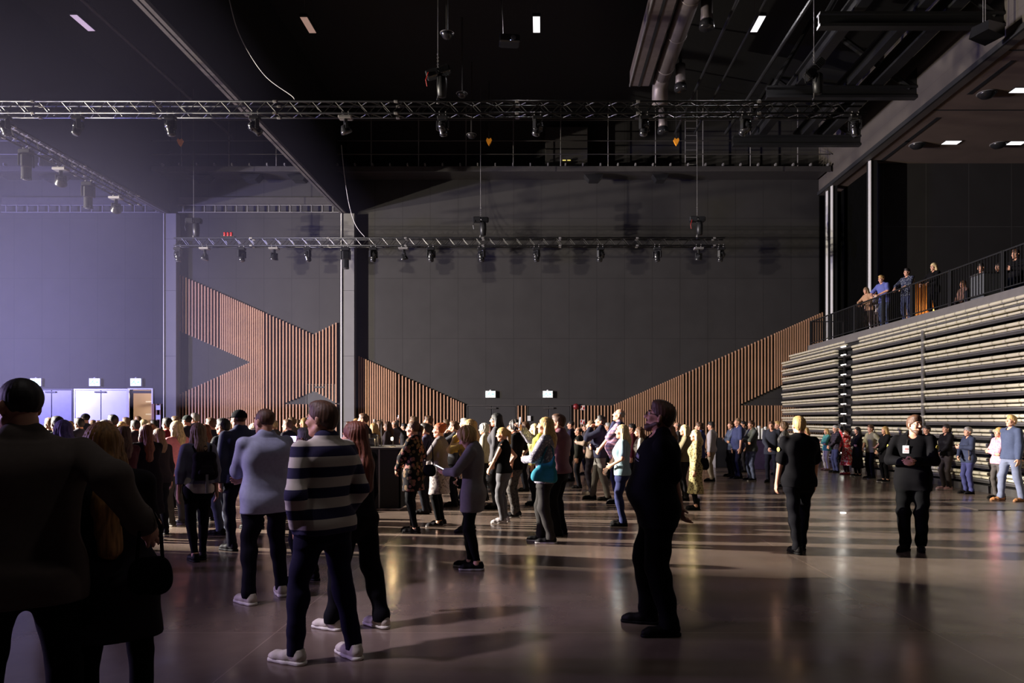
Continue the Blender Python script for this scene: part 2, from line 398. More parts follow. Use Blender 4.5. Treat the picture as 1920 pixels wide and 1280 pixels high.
for ri, z in enumerate(ROWZ):
    xs = SX+(0.22 if ri == 0 else 0.0)
    for blk, (y0, y1, n) in enumerate(((R_Y0, R_Y1, n_right), (L_Y0, L_Y1, n_left))):
        lo = y0 if blk == 0 else y0
        hi = y1 if not (blk == 1 and ri == 0) else y1-0.3
        d = MB(); d.box(xs+0.10, xs+0.85, lo-0.02 if blk else 12.0, hi, z-0.090, z-0.030)
        d.box(xs+0.07, xs+0.12, lo-0.02 if blk else 12.0, hi, z-0.095, z-0.012)
        o = empty('seating_deck', (0, 0, 0), 0, '%s dark steel deck row of the retracted stand, %s the lit aisle' % (rn[ri], 'right of' if blk == 0 else 'left of'), 'grandstand row', 'decks of the retracted stand')
        d.build('deck_board', M_deck, o)
        t = MB(); t.box(xs+0.055, xs+0.072, lo if blk else 12.0, hi, z-0.030, z-0.014); t.build('nosing_strip', M_grey, o)
        for i in range(n):
            y = hi-PITCH*(i+1)
            if blk == 0:
                # i counts from the aisle towards the camera
                put_seat(xs, y+0.018, z, 'cream folded seat, %s right of the lit aisle in the %s row' % (ORD[i], rn[ri]), 'folded seats right of the aisle')
            elif i >= n-3:
                put_seat(xs, y+0.018, z, 'cream folded seat, %s left of the lit aisle in the %s row' % (ORD[n-1-i], rn[ri]), 'folded seats left of the aisle')
            else:
                b1 = MB(); roll(b1, PITCH-0.048, xs, z+0.086, 0.42, 0.080); roll(b1, PITCH-0.048, xs+0.045, z, 0.40, 0.062)
                mass.add([(p[0], p[1]+y+0.018, p[2]) for p in b1.v], b1.f)
o = mass.build('folded_seats', M_seat, None, True)
tag(o, 'far rows of cream folded seats running up to the wood slat wall', 'seats', kind='stuff')
# uprights of the stand and the plinth
for n_, (y, zt) in enumerate(((20.1, 4.1), (25.3, 4.0))):
    o = empty('stand_upright', (SX+0.02, y, 0), 0, ('paired steel upright crossing the seat rows of the stand' if n_ == 0 else 'steel upright in the lit aisle between the seat blocks'), 'post')
    for k in (-0.035, 0.035):
        MB().box(-0.02, 0.03, k-0.018, k+0.018, 0.0, zt).build('tube', M_grey if n_ == 0 else M_steel, o)
    MB().box(-0.015, 0.025, -0.02, 0.02, 0.4, 0.5).build('bracket', M_steel, o)
o = tag(MB().box(SX+0.03, SX+0.9, 8, 31.9, 0.0, 0.16).build('stand_plinth', M_deck), 'dark plinth along the floor under the retracted seating', 'plinth')
# aisle steps with a lit strip each
M_strip = mat('lit aisle strip', (0.9, 0.9, 0.9), 0.4, var=0, emit=(1.0, 0.95, 0.85), es=7.0)
for ri, z in enumerate(ROWZ):
    o = empty('aisle_step', (SX, 25.35, z), 0, 'lit aisle step between seat blocks, %s of the flight' % rn[ri], 'step', 'lit aisle steps')
    MB().bevbox(0.02, 0.7, -0.52, 0.52, -0.16, -0.10, 0.008).build('tread', M_deck, o)
    MB().box(-0.005, 0.03, -0.16, 0.20, -0.095, -0.070).build('light_strip', M_strip, o)
    MB().box(0.35, 0.38, -0.5, 0.5, -0.10, 0.09).build('riser', M_steel, o)
lamp('aisle_glow', 'AREA', (SX-0.06, 25.3, 2.3), (0, 25.3, 2.0), 9, (1.0, 0.93, 0.82), 0.3, size_y=3.6)

# ------------------------------------------------------------------ balcony railings
RX, RZ0 = BX+0.08, 4.62
def rail_panel(y0, y1, label, along='y', x0=None, x1=None):
    o = empty('balcony_railing', (RX, y0, RZ0) if along == 'y' else (x0, y0, RZ0), 0 if along == 'y' else -math.pi/2, label, 'railing', 'balcony railing panels')
    L = (y1-y0) if along == 'y' else (x1-x0)
    MB().box(-0.025, 0.025, 0, L, 0.90, 0.935).build('top_rail', M_steel, o)
    MB().box(-0.02, 0.02, 0, L, 0.06, 0.085).build('bottom_rail', M_steel, o)
    for yy in (0.0, L-0.05): MB().box(-0.03, 0.03, yy, yy+0.05, 0, 0.94).build('post', M_steel, o)
    n = int(L/0.115); bm_ = None
    for i in range(1, n):
        y = L*i/n
        if bm_ is None:
            bm_ = MB().box(-0.008, 0.008, -0.008, 0.008, 0.085, 0.90).build('baluster', M_steel, o); bm_.location = (0, y, 0)
        else:
            c = bm_.copy(); col.objects.link(c); c.parent = o; c.location = (0, y, 0)
edges = [17.3-2.6, 17.3, 19.4, 21.15, 23.0, 24.6, 25.2, 27.3, 29.35]
names = ['nearest the right edge of the frame', 'in front of the seated trio', 'in front of the seated people', 'in front of the blond woman', 'in front of the floral shirt man', 'in front of the leaning group', 'narrow, beside the leaning group', 'beyond the leaning group', 'at the far end near the wood slats']
ylist = [12.6, 14.9, 17.1, 19.3, 21.3, 23.1, 25.2, 27.3, 29.35]
for i in range(8): rail_panel(ylist[i], ylist[i+1]-0.02, 'black balcony railing panel, %s counted from the far end by the slats' % ORD[7-i])
rail_panel(29.33, 0, 'short black railing return closing the far end of the balcony', 'x', RX, 11.9)
# wood clad bar counter glowing on the balcony
o = empty('bar_counter', (11.75, 22.9, 4.6), 0, 'small warm lit wood panelled booth behind the balcony railing', 'booth')
bc = MB()
for i in range(7): bc.box(-0.3+0.1*i, -0.3+0.1*i+0.07, -0.05, 0.05, 0.0, 1.25)
bc.build('slat_front', mat('honey wood', (0.62, 0.30, 0.09), 0.5, var=0.15), o)
MB().box(-0.32, 0.42, 0.05, 0.5, 0.0, 1.25).build('carcass', M_wood, o)
MB().lathe([(0.09, 0), (0.10, 0.02), (0.10, 0.3), (0.07, 0.34)], 14, (0.22, -0.2, 0.15)).build('lamp_shade', mat('amber lamp', (0.9, 0.5, 0.15), 0.5, var=0, emit=(1.0, 0.5, 0.12), es=2.0), o, True)
lamp('booth_lamp', 'POINT', (11.7, 22.3, 5.1), None, 9, (1.0, 0.55, 0.18), 0.1)

# ------------------------------------------------------------------ trusses
def truss(name, p0, p1, s, label, pitch=0.5):
    p0 = Vector(p0); p1 = Vector(p1); d = p1-p0; L = d.length; d.normalize()
    side = Vector((0, 0, 1)).cross(d).normalized()
    o = empty(name, p0, math.atan2(d.y, d.x), label, 'truss')
    q = [(-s/2, 0), (s/2, 0), (-s/2, s), (s/2, s)]
    for a, z in q: MB().cyl((0, a, z), (L, a, z), 0.026, 10).build('chord', M_truss, o, True)
    br = MB(); n = int(L/pitch)
    for i in range(n):
        x0 = i*pitch+0.03; x1 = x0+pitch/2; x2 = x0+pitch-0.02
        for a in (-s/2, s/2):
            br.cyl((x0, a, 0), (x1, a, s), 0.010, 6); br.cyl((x1, a, s), (x2, a, 0), 0.010, 6)
        for z in (0, s):
            br.cyl((x0, -s/2, z), (x1, s/2, z), 0.010, 6); br.cyl((x1, s/2, z), (x2, -s/2, z), 0.010, 6)
    br.build('bracing', mat('bare truss bracing', (0.10, 0.098, 0.095), 0.3, metal=0.9, var=0.05), o)
    k = 3.0; cp = None
    while k < L:
        for a, z in q:
            if cp is None: cp = MB().lathe([(0.032, -0.05), (0.036, -0.03), (0.036, 0.03), (0.032, 0.05)], 10, (0, 0, 0), 'x').build('coupler', M_grey, o); c = cp
            else: c = cp.copy(); col.objects.link(c)
            c.parent = o; c.location = (k, a, z)
        k += 3.0
    return o
TS = 0.29
UY, UZ = 18.5, Z_(212, 18.5)
truss('lighting_truss', (-15.6, UY+TS/2, UZ), (X_(1625, UY), UY+TS/2, UZ), TS, 'long black lighting truss spanning the upper part of the hall', 0.565)
LY, LZ = 29.0, Z_(460, 29.0)
truss('lighting_truss', (X_(326, LY), LY+TS/2, LZ), (X_(1359, LY), LY+TS/2, LZ), TS, 'far lower black lighting truss hung before the charcoal wall', 0.52)
SXT = -13.9; SZT = 9.05
truss('lighting_truss', (SXT, 16.5, SZT), (SXT, 25.7, SZT), TS, 'black lighting truss running away under the left roof beam', 0.5)

# ------------------------------------------------------------------ moving head lights
M_lens = mat('lens glass', (0.06, 0.06, 0.07), 0.05, var=0.0, spec=1.0)
M_mh = mat('moving light shell', (0.014, 0.014, 0.016), 0.25, var=0.08, spec=0.7)
def moving_head(kind, tilt, pan):
    o = empty('moving_head_light', (0, 0, 0))
    cl = MB()
    for x in (-0.09, 0.09):
        cl.tube([(x+0.0, 0.04, 0.0), (x, 0.055, 0.05), (x, 0.035, 0.085), (x, 0.0, 0.095), (x, -0.035, 0.085), (x, -0.05, 0.05)], 0.012, 6); cl.cyl((x, 0, -0.04), (x, 0, 0.02), 0.015)
    cl.build('clamp', M_grey, o)
    if kind == 'spot':
        MB().bevbox(-0.15, 0.15, -0.11, 0.11, -0.15, -0.04, 0.02).build('base', M_mh, o)
        y = MB()
        y.bevbox(-0.14, 0.14, -0.05, 0.05, -0.20, -0.15, 0.012)
        for s in (-1, 1): y.bevbox(s*0.155-0.025, s*0.155+0.025, -0.06, 0.06, -0.44, -0.165, 0.012)
        yo = y.build('yoke', M_mh, o)
        h = MB(); h.lathe([(0.06, -0.20), (0.10, -0.18), (0.125, -0.10), (0.128, 0.03), (0.11, 0.10), (0.115, 0.115), (0.115, 0.20), (0.095, 0.205)], 18)
        h.box(-0.07, 0.07, -0.135, 0.135, -0.13, 0.0)
        ho = h.build('head', M_mh, o, True); ho.location = (0, 0, -0.38)
        ln = MB().lathe([(0.094, 0.0), (0.085, 0.018), (0.05, 0.03), (0.01, 0.034)], 18, (0, 0, 0.203)).build('lens', M_lens, ho, True)
        yo.rotation_euler = (0, 0, pan); ho.rotation_euler = (math.pi+tilt, 0, pan)
    elif kind == 'wash':
        MB().bevbox(-0.19, 0.19, -0.13, 0.13, -0.12, -0.04, 0.015).build('base', M_grey, o)
        y = MB(); y.bevbox(-0.05, 0.05, -0.05, 0.05, -0.34, -0.12, 0.012); y.bevbox(-0.14, -0.10, -0.04, 0.04, -0.46, -0.26, 0.01); y.bevbox(0.10, 0.14, -0.04, 0.04, -0.46, -0.26, 0.01); y.bevbox(-0.14, 0.14, -0.045, 0.045, -0.30, -0.255, 0.01)
        yo = y.build('yoke', M_mh, o)
        h = MB(); h.lathe([(0.05, -0.13), (0.09, -0.12), (0.115, -0.06), (0.15, 0.02), (0.165, 0.07), (0.165, 0.10), (0.15, 0.105)], 20)
        ho = h.build('head', M_mh, o, True); ho.location = (0, 0, -0.42)
        MB().lathe([(0.15, 0.0), (0.13, 0.012), (0.02, 0.016)], 20, (0, 0, 0.103)).build('lens', M_lens, ho, True)
        yo.rotation_euler = (0, 0, pan); ho.rotation_euler = (math.pi+tilt, 0, pan)
    else:   # long profile body
        MB().bevbox(-0.17, 0.17, -0.12, 0.12, -0.16, -0.04, 0.02).build('base', M_mh, o)
        y = MB()
        y.bevbox(-0.16, 0.16, -0.05, 0.05, -0.21, -0.16, 0.012)
        for s in (-1, 1): y.bevbox(s*0.175-0.025, s*0.175+0.025, -0.07, 0.07, -0.52, -0.175, 0.012)
        yo = y.build('yoke', M_mh, o)
        h = MB(); h.bevbox(-0.14, 0.14, -0.15, 0.15, -0.28, 0.10, 0.04); h.lathe([(0.13, 0.09), (0.13, 0.34), (0.135, 0.35), (0.135, 0.42), (0.10, 0.425)], 18)
        ho = h.build('head', M_mh, o); ho.location = (0, 0, -0.46)
        MB().lathe([(0.10, 0.0), (0.06, 0.018), (0.01, 0.022)], 18, (0, 0, 0.424)).build('lens', M_lens, ho, True)
        yo.rotation_euler = (0, 0, pan); ho.rotation_euler = (math.pi+tilt, 0, pan)
    return o
rnd = random.Random(4)
def hang(us, Y, z, kinds, label, group, tilts=None, scale=1.0):
    for i, u in enumerate(us):
        o = moving_head(kinds[i], (tilts[i] if tilts else rnd.uniform(-0.35, 0.35)), rnd.uniform(-1.2, 1.2))
        o.location = (X_(u, Y), Y, z-0.045); o.scale = (scale,)*3
        tag(o, label % ORD[i], 'stage light', group)
hang([10, 146, 320, 478, 648, 830, 1008, 1208, 1398, 1603], UY, UZ, ['spot', 'spot', 'spot', 'spot', 'wash', 'spot', 'spot', 'spot', 'spot', 'spot'],
     'black moving head light under the long upper truss, %s from its left end', 'moving lights on the upper truss', [0.3, -0.3, 0.25, 0.9, 0.4, 0.5, 0.4, 0.2, 0.8, 0.3], 0.86)
hang([334, 384, 453, 514, 577, 648, 700, 757, 808, 903, 1006, 1126, 1232, 1310, 1352], LY, LZ,
     ['spot', 'wash', 'spot', 'wash', 'spot', 'profile', 'spot', 'wash', 'spot', 'spot', 'spot', 'spot', 'spot', 'wash', 'spot'],
     'black moving head light under the far lower truss, %s from its left end', 'moving lights on the far truss', None, 0.98)
for i, (y, k, sc_) in enumerate(((17.7, 'spot', 0.9), (20.15, 'profile', 0.95), (21.6, 'wash', 1.0), (22.9, 'profile', 0.95), (24.4, 'wash', 1.0))):
    o = moving_head(k, (0.25, 0.1, 0.9, 0.05, 0.8)[i], 0.6); o.location = (SXT, y, SZT-0.045); o.scale = (sc_,)*3
    tag(o, 'moving head light under the left side truss, %s counted from its near end' % ORD[i], 'stage light', 'moving lights on the left side truss')

# ------------------------------------------------------------------ chain hoists on wires
def hoist(u, v, Y, ztruss, ztop, label, tilt=0.0, red=False):
    o = empty('chain_hoist', at(u, v, Y), 0, label, 'chain hoist', 'chain hoists')
    b = MB(); b.bevbox(-0.30, 0.02, -0.11, 0.11, -0.11, 0.11, 0.03); b.bevbox(0.05, 0.32, -0.10, 0.10, -0.09, 0.09, 0.025)
    for k in range(6): b.box(0.06+0.04*k, 0.075+0.04*k, -0.115, 0.115, -0.10, 0.10)
    b.lathe([(0.09, -0.03), (0.11, 0.0), (0.09, 0.03)], 14, (0.02, 0, 0), 'x')
    bo = b.build('motor_body', M_mh, o); bo.rotation_euler = (0, -tilt, 0)
    zt = ztruss-o.location.z
    c = MB(); c.cyl((0, 0, -0.1), (0, 0, zt+TS), 0.012, 6); c.lathe([(0.03, zt+TS), (0.05, zt+TS+0.05), (0.03, zt+TS+0.14)], 10); c.build('hook', M_grey, o)
    g = MB(); g.lathe([(0.02, -0.62), (0.11, -0.60), (0.13, -0.35), (0.12, -0.14), (0.09, -0.11)], 12, (0.10, 0, 0)); g.build('chain_bag', M_steel, o, True)
    wr = MB(); wr.cyl((0, 0, 0.45), (0, 0, ztop-o.location.z), 0.008, 6); wr.build('lifting_wire', M_bcable, o)
    ch = MB(); z = 0.1
    i = 0
    while z < 0.46:
        if i % 2: ch.tube([(0, -0.015, z), (0, -0.018, z+0.03), (0, 0, z+0.05), (0, 0.018, z+0.03), (0, 0.015, z), (0, 0, z-0.015), (0, -0.015, z)], 0.006, 5)
        else: ch.tube([(-0.015, 0, z), (-0.018, 0, z+0.03), (0, 0, z+0.05), (0.018, 0, z+0.03), (0.015, 0, z), (0, 0, z-0.015), (-0.015, 0, z)], 0.006, 5)
        z += 0.042; i += 1
    ch.build('chain', M_grey, o)
    pl = MB().tube([(-0.22, -0.12, -0.05), (-0.28, -0.14, -0.25), (-0.25, -0.12, -0.4)], 0.012).build('control_plug', M_red if red else M_steel, o)
    return o
hoist(363, 414, LY+TS/2, LZ, H_C, 'dark chain hoist at the left end of the far lower truss')
hoist(901, 412, LY+TS/2, LZ, H_C, 'dark chain hoist above the middle of the far lower truss')
hoist(1307, 411, LY+TS/2, LZ, H_C, 'dark chain hoist at the right end of the far lower truss', 0.0, True)
hoist(821, 136, UY+TS/2, UZ, H_C, 'tilted black chain hoist above the middle of the upper truss', 0.3, True)
hoist(1526, 130, UY+TS/2, UZ, H_C, 'black chain hoist near the right end of the upper truss', 0.8)

# ------------------------------------------------------------------ overhead: lights, cables, pipes, ducts, beams
for i, (u, v) in enumerate(((155, 43), (578, 47), (1006, 46), (1421, 45))):
    Y = F*(13.2-EYE)/(CV-v); x = X_(u, Y)
    o = empty('ceiling_light', (x, Y, 13.2), 0, ['slim lit ceiling panel at the far left above the blue haze', 'dim slim ceiling panel right of the left roof beam', 'bright slim ceiling panel straight overhead in the middle', 'bright slim ceiling panel among the ducts on the right'][i], 'ceiling light', 'slim ceiling panels')
    MB().bevbox(-0.12, 0.12, -0.46, 0.46, 0.0, 0.10, 0.015).build('housing', M_steel, o)
    MB().box(-0.10, 0.10, -0.43, 0.43, -0.012, 0.0).build('diffuser', (mat('violet lit panel', (.8,.75,.9), .5, var=0, emit=(0.62, 0.47, 0.72), es=0.75), mat('amber lit panel', (.7,.6,.6), .5, var=0, emit=(0.45, 0.28, 0.22), es=0.6), M_glow, M_glow)[i], o)
    if i > 1: lamp('ceiling_panel_lamp', 'AREA', (x, Y, 13.17), (x, Y, 0), 70, (1.0, 0.95, 1.0), 0.2, size_y=0.86)
    for yy in (-0.35, 0.35): MB().cyl((0, yy, 0.1), (0, yy, H_C-13.2), 0.006, 5).build('hanger_wire', M_bcable, o)
def cable(name, pts, r, m, label):
    n = 24; P_ = [Vector(p) for p in pts]; out = []
    for i in range(len(P_)-1):
        a = P_[max(0, i-1)]; b = P_[i]; c = P_[i+1]; d = P_[min(len(P_)-1, i+2)]
        for k in range(8):
            t = k/8; out.append(0.5*((2*b)+(c-a)*t+(2*a-5*b+4*c-d)*t*t+(3*b-a-3*c+d)*t*t*t))
    out.append(P_[-1])
    return tag(MB().tube(out, r, 6).build(name, m, None, True), label, 'cable')
cable('hanging_cable', [at(428, -8, UY), at(443, 50, UY), at(466, 98, UY), at(500, 145, UY), at(545, 178, UY), at(552, 186, UY)], 0.012, M_cable, 'pale cable drooping onto the left part of the upper truss')
cable('hanging_cable', [at(640, 272, LY), at(646, 330, LY), at(655, 385, LY), at(667, 422, LY), at(684, 444, LY)], 0.014, M_cable, 'pale cable drooping onto the far lower truss by the column')
tag(MB().cyl((-12.7, 8, 13.3), (-12.7, 31, 13.3), 0.06, 10).build('ceiling_pipe', M_dsteel), 'thin pipe under the ceiling left of the double flange beam', 'pipe')
for x, z, r, l in ((7.15, 12.8, 0.06, 'thin ceiling pipe passing beside the rightmost lit panel'), (5.95, 12.8, 0.04, 'thin ceiling pipe left of the rightmost lit panel'), (5.2, 12.8, 0.05, 'thin ceiling pipe just right of the round air duct')):
    tag(MB().cyl((x, 9, z), (x, 29, z), r, 8).build('ceiling_pipe', M_steel), l, 'pipe')
M_duct = mat('galvanised duct', (0.20, 0.17, 0.165), 0.5, metal=0.4, var=0.12, scale=1.2)
d = MB(); d.cyl((4.0, 8, 13.05), (4.0, 24.6, 13.05), 0.28, 20)
o = empty('round_duct', (0, 0, 0), 0, 'round grey air duct running away under the ceiling', 'duct')
d.build('tube', M_duct, o, True)
e = MB(); e.tube([(4.0, 24.5, 13.05), (4.0, 24.9, 13.0), (4.0, 25.15, 12.8), (4.0, 25.2, 12.3)], 0.27, 16); e.build('elbow', M_duct, o, True)
j = MB()
for y in range(10, 25, 2): j.lathe([(0.28, -0.03), (0.30, -0.02), (0.30, 0.02), (0.28, 0.03)], 20, (4.0, y, 13.05), 'y')
j.build('seam_ring', M_duct, o, True)
o = empty('rectangular_duct', (0, 0, 0), 0, 'flat boxed air duct left of the round duct', 'duct')
MB().bevbox(2.95, 3.6, 8, 24.9, 12.8, 13.3, 0.02).build('casing', mat('duct cladding', (0.12, 0.095, 0.095), 0.6, var=0.12), o)
MB().box(3.22, 3.30, 8, 24.9, 12.785, 12.8).build('seam', M_black, o)
MB().box(2.93, 2.96, 8, 24.9, 12.78, 12.84).build('edge_angle', M_grey, o)
for i, (u, v, Y) in enumerate(((1325, 30, 20.3), (1276, 150, 24.3), (1243, 232, 27.2))):
    x, y, z = at(u, v, Y)
    o = empty('air_nozzle', (x, y, z), 0, ['round air nozzle beside the duct, the highest of three', 'round air nozzle beside the duct, between two others', 'small far air nozzle below the duct, lowest of three'][i], 'air nozzle', 'air nozzles')
    MB().lathe([(0.15, -0.12), (0.17, -0.08), (0.16, 0.05), (0.16, 0.5)], 16).build('spigot', M_duct, o, True)
    k = MB(); k.lathe([(0.20, -0.34), (0.21, -0.31), (0.19, -0.16), (0.14, -0.10)], 16); k.build('jet_ring', M_mh, o, True)
    MB().cyl((0, 0, 0.5), (0, 0, H_C-z), 0.05, 8).build('drop_pipe', M_dsteel, o)
# roof steel on the right
for n_, (Y, z) in enumerate(((19.4, 11.85), (23.9, 11.95), (28.1, 11.98))):
    b = MB(); b.box(7.2, 12.0, Y-0.12, Y+0.12, z, z+0.08); b.box(7.2, 12.0, Y-0.03, Y+0.03, z+0.08, z+0.32); b.box(7.2, 12.0, Y-0.12, Y+0.12, z+0.32, z+0.38)
    o = struct(b.build('beam_%d' % (n_+3), M_steel))
    k = MB(); k.add([(11.4, Y-0.05, z+0.38), (12.0, Y-0.05, z+0.38), (12.0, Y-0.05, z+1.0), (11.4, Y+0.05, z+0.38), (12.0, Y+0.05, z+0.38), (12.0, Y+0.05, z+1.0)], [(0,1,2),(5,4,3),(0,3,4,1),(1,4,5,2),(2,5,3,0)])
    struct(k.build('trim_gusset', M_steel, o))
    dg = MB(); dg.cyl((11.8, Y, z+0.35), (8.8, Y, H_C-0.1), 0.10, 8); dg.cyl((7.4, Y, z+0.35), (8.7, Y, H_C-0.1), 0.08, 8)
    struct(dg.build('trim_brace', M_steel, o))
for n_, (x, wd) in enumerate(((10.75, 0.36), (9.9, 0.26), (8.3, 0.3))):
    b = MB(); b.box(x-wd/2, x+wd/2, 6, 29, 12.36, 12.44); b.box(x-0.04, x+0.04, 6, 29, 12.44, 12.76); b.box(x-wd/2, x+wd/2, 6, 29, 12.76, 12.82)
    struct(b.build('beam_%d' % (n_+6), M_steel))
# hanging loudspeakers on the first roof beam and fixtures in the soffit
def dome(name, loc, label, cat, r=0.28):
    o = empty(name, loc, 0, label, cat)
    MB().lathe([(0.02, -0.16), (r*0.6, -0.13), (r*0.95, -0.05), (r, 0.0)], 18).build('bowl', M_mh, o, True)
    MB().lathe([(r*1.08, -0.012), (r*1.08, 0.0)], 18).build('trim_ring', M_grey, o, True)
    return o
for i, (u, v, l) in enumerate(((1720, 271, 'round flush ceiling loudspeaker left of the soffit light panels'), (1850, 175, 'round flush ceiling loudspeaker high in the right soffit'), (1872, 270, 'dark domed spotlight between two soffit light panels'))):
    Y = F*(11.39-EYE)/(CV-v); dome('ceiling_speaker', (X_(u, Y), Y, 11.39), l, 'ceiling fixture', 0.26)
for i, (u, v, l) in enumerate(((1784, 267, 'lit square panel in the soffit right of the round loudspeaker'), (1905, 268, 'lit square panel in the soffit at the right edge'), (1915, 169, 'lit square panel high in the soffit at the right edge'))):
    Y = F*(11.39-EYE)/(CV-v); x = X_(u, Y)
    o = empty('soffit_light', (x, Y, 11.39), 0, l, 'ceiling light', 'soffit light panels')
    MB().box(-0.27, 0.27, -0.16, 0.16, -0.012, 0.0).build('diffuser', M_glow, o)
    MB().box(-0.30, 0.30, -0.19, 0.19, -0.006, 0.004).build('frame', M_steel, o)
x, y, z = at(1850, 60, 18.9)
o = empty('hanging_loudspeaker', (x, y, z), 0.5, 'black wedge loudspeaker hung at the end of the first roof beam', 'loudspeaker')
MB().add([(-0.35,-0.25,-0.12),(0.35,-0.25,-0.12),(0.35,0.25,-0.16),(-0.35,0.25,-0.16),(-0.28,-0.22,0.14),(0.42,-0.22,0.22),(0.42,0.22,0.22),(-0.28,0.22,0.14)], [(0,3,2,1),(4,5,6,7),(0,1,5,4),(1,2,6,5),(2,3,7,6),(3,0,4,7)]).build('cabinet', M_mh, o)
b = MB(); b.cyl((-0.15, 0, 0.15), (-0.15, 0, H_C-z), 0.012); b.cyl((-0.05, 0, 0.15), (-0.05, 0, H_C-z), 0.012); b.build('hanger', M_grey, o)
# boxed projector hung overhead
x, y, z = at(955, 77, 20.5)
o = empty('projector', (x, y, z), 0.1, 'black projector box hung from the ceiling near the middle', 'projector')
MB().bevbox(-0.28, 0.28, -0.2, 0.2, -0.11, 0.11, 0.03).build('casing', M_mh, o)
MB().cyl((-0.18, 0, 0.1), (-0.26, 0, H_C-z), 0.015).build('drop_pole', M_dsteel, o)
MB().lathe([(0.07, -0.02), (0.07, 0.02), (0.05, 0.025)], 12, (0.1, -0.2, 0), 'y').build('lens', M_lens, o)
MB().box(0.015, 0.03, -0.206, -0.198, -0.08, -0.065).build('status_led', mat('blue led', (.2,.3,1), .5, var=0, emit=(0.35, 0.45, 1.0), es=5), o)
for i, (u, v, Y, l) in enumerate(((838, 62, 19.5, 'black dome camera above the tilted hoist'), (866, 175, 24, 'black dome camera just over the upper truss'), (884, 252, 27, 'black dome camera below the upper truss, left of the orange tag'))):
    dome('ceiling_dome', at(u, v, Y), l, 'dome', 0.17)
    p = at(u, v, Y); MB().cyl((p[0], p[1], p[2]), (p[0], p[1], H_C), 0.03, 8).build('drop_pole', M_dsteel, bpy.data.objects[[o.name for o in bpy.data.objects if o.name.startswith('ceiling_dome')][-1]]).matrix_parent_inverse = Matrix.Translation((-p[0], -p[1], -p[2]))
for i, (u, v, l) in enumerate(((338, 266, 'dim orange rigging tag in the blue gloom under the upper truss'), (917, 265, 'orange rigging tag hanging right of the middle hoist'), (1268, 265, 'orange rigging tag hanging left of the caged ladder'))):
    x, y, z = at(u, v, 28.5)
    o = empty('rigging_tag', (x, y, z), 0, l, 'tag', 'orange rigging tags')
    b = MB(); b.prism([(-0.11, 0.04), (-0.07, 0.12), (0.0, 0.07), (0.07, 0.12), (0.11, 0.04), (0.06, -0.08), (0.0, -0.17), (-0.06, -0.08)], -0.05, 0.05); b.build('housing', M_orange, o)
    MB().cyl((0, 0, 0.1), (0, 0, H_C-z), 0.012, 6).build('strap', M_steel, o)
# red lamps standing on the far truss
o = empty('beacon_set', (X_(428, LY), LY, LZ+TS+0.03), 0, 'three small red beacons on a plate on the far truss', 'beacon')
MB().box(-0.26, 0.26, -0.06, 0.06, 0.0, 0.03).build('plate', M_steel, o)
for k in (-0.13, 0.0, 0.13): MB().lathe([(0.05, 0.03), (0.055, 0.06), (0.04, 0.12), (0.055, 0.17), (0.02, 0.2)], 12, (k, 0, 0)).build('beacon', M_red, o, True)

# ------------------------------------------------------------------ high catwalk along the far wall
o = empty('catwalk', (0, 0, 0), 0, 'dark steel catwalk hung along the top of the far wall', 'catwalk')
GZ = 12.05
MB().box(-23, 11.9, 30.7, D-0.05, GZ, GZ+0.06).build('deck', M_dsteel, o)
b = MB()
for z in (GZ-0.16,): b.box(-23, 11.9, 30.68, 30.76, z, z+0.2)
b.build('edge_beam', M_dsteel, o)
for z in (GZ+0.55, GZ+1.1, GZ+1.95): MB().cyl((-23, 30.7, z), (11.9, 30.7, z), 0.022, 6).build('rail_tube', M_dsteel, o)
x = -22.6
while x < 11.8:
    MB().cyl((x, 30.72, GZ), (x, 30.72, H_C-0.1), 0.022, 6).build('hanger_rod', M_grey, o); x += 1.95
x = -22.8; cp = None
while x < 11.8:
    if cp is None: cp = MB().box(0, 0.05, 30.6, 30.8, GZ+0.06, GZ+0.16).build('clamp', M_grey, o); c = cp
    else: c = cp.copy(); col.objects.link(c); c.parent = o
    c.location = (x, 0, 0); x += 0.72
for i, (x, w_) in enumerate(((-20.5, 1.1), (-14.3, 0.9), (-12.2, 0.9), (-10.2, 0.9), (2.2, 0.8), (5.0, 0.7))):
    MB().prism([(x-w_/2, GZ-0.10), (x+w_/2, GZ-0.10), (x+w_/4, GZ-0.34), (x-w_/4, GZ-0.34)], 31.2, 31.7).build('floodlight', M_mh, o)
o = empty('maintenance_ladder', (X_(1296, 30.95), 30.95, GZ+0.064), 0, 'narrow steel ladder beside the orange tag on the catwalk', 'ladder')
for s in (-0.24, 0.24): MB().cyl((s, 0, 0), (s, 0, 2.1), 0.02, 6).build('stile', M_grey, o)
for k in range(7): MB().cyl((-0.24, 0, 0.15+0.3*k), (0.24, 0, 0.15+0.3*k), 0.014, 6).build('rung', M_grey, o)
# equipment cabinet and dark door up on the catwalk
o = empty('control_cabinet', (X_(1062, 31.9), 31.9, GZ+0.064), 0, 'dark control cabinet with yellow lamps up on the catwalk', 'cabinet')
MB().bevbox(-0.9, 0.9, -0.25, 0.1, 0.0, 2.0, 0.02).build('carcass', M_dsteel, o)
for k in (-0.1, 0.1): MB().box(k-0.07, k+0.07, -0.27, -0.25, 0.55, 0.58).build('indicator', mat('yellow lamp', (.8,.7,.1), .5, var=0, emit=(0.9, 0.75, 0.2), es=1.0), o)
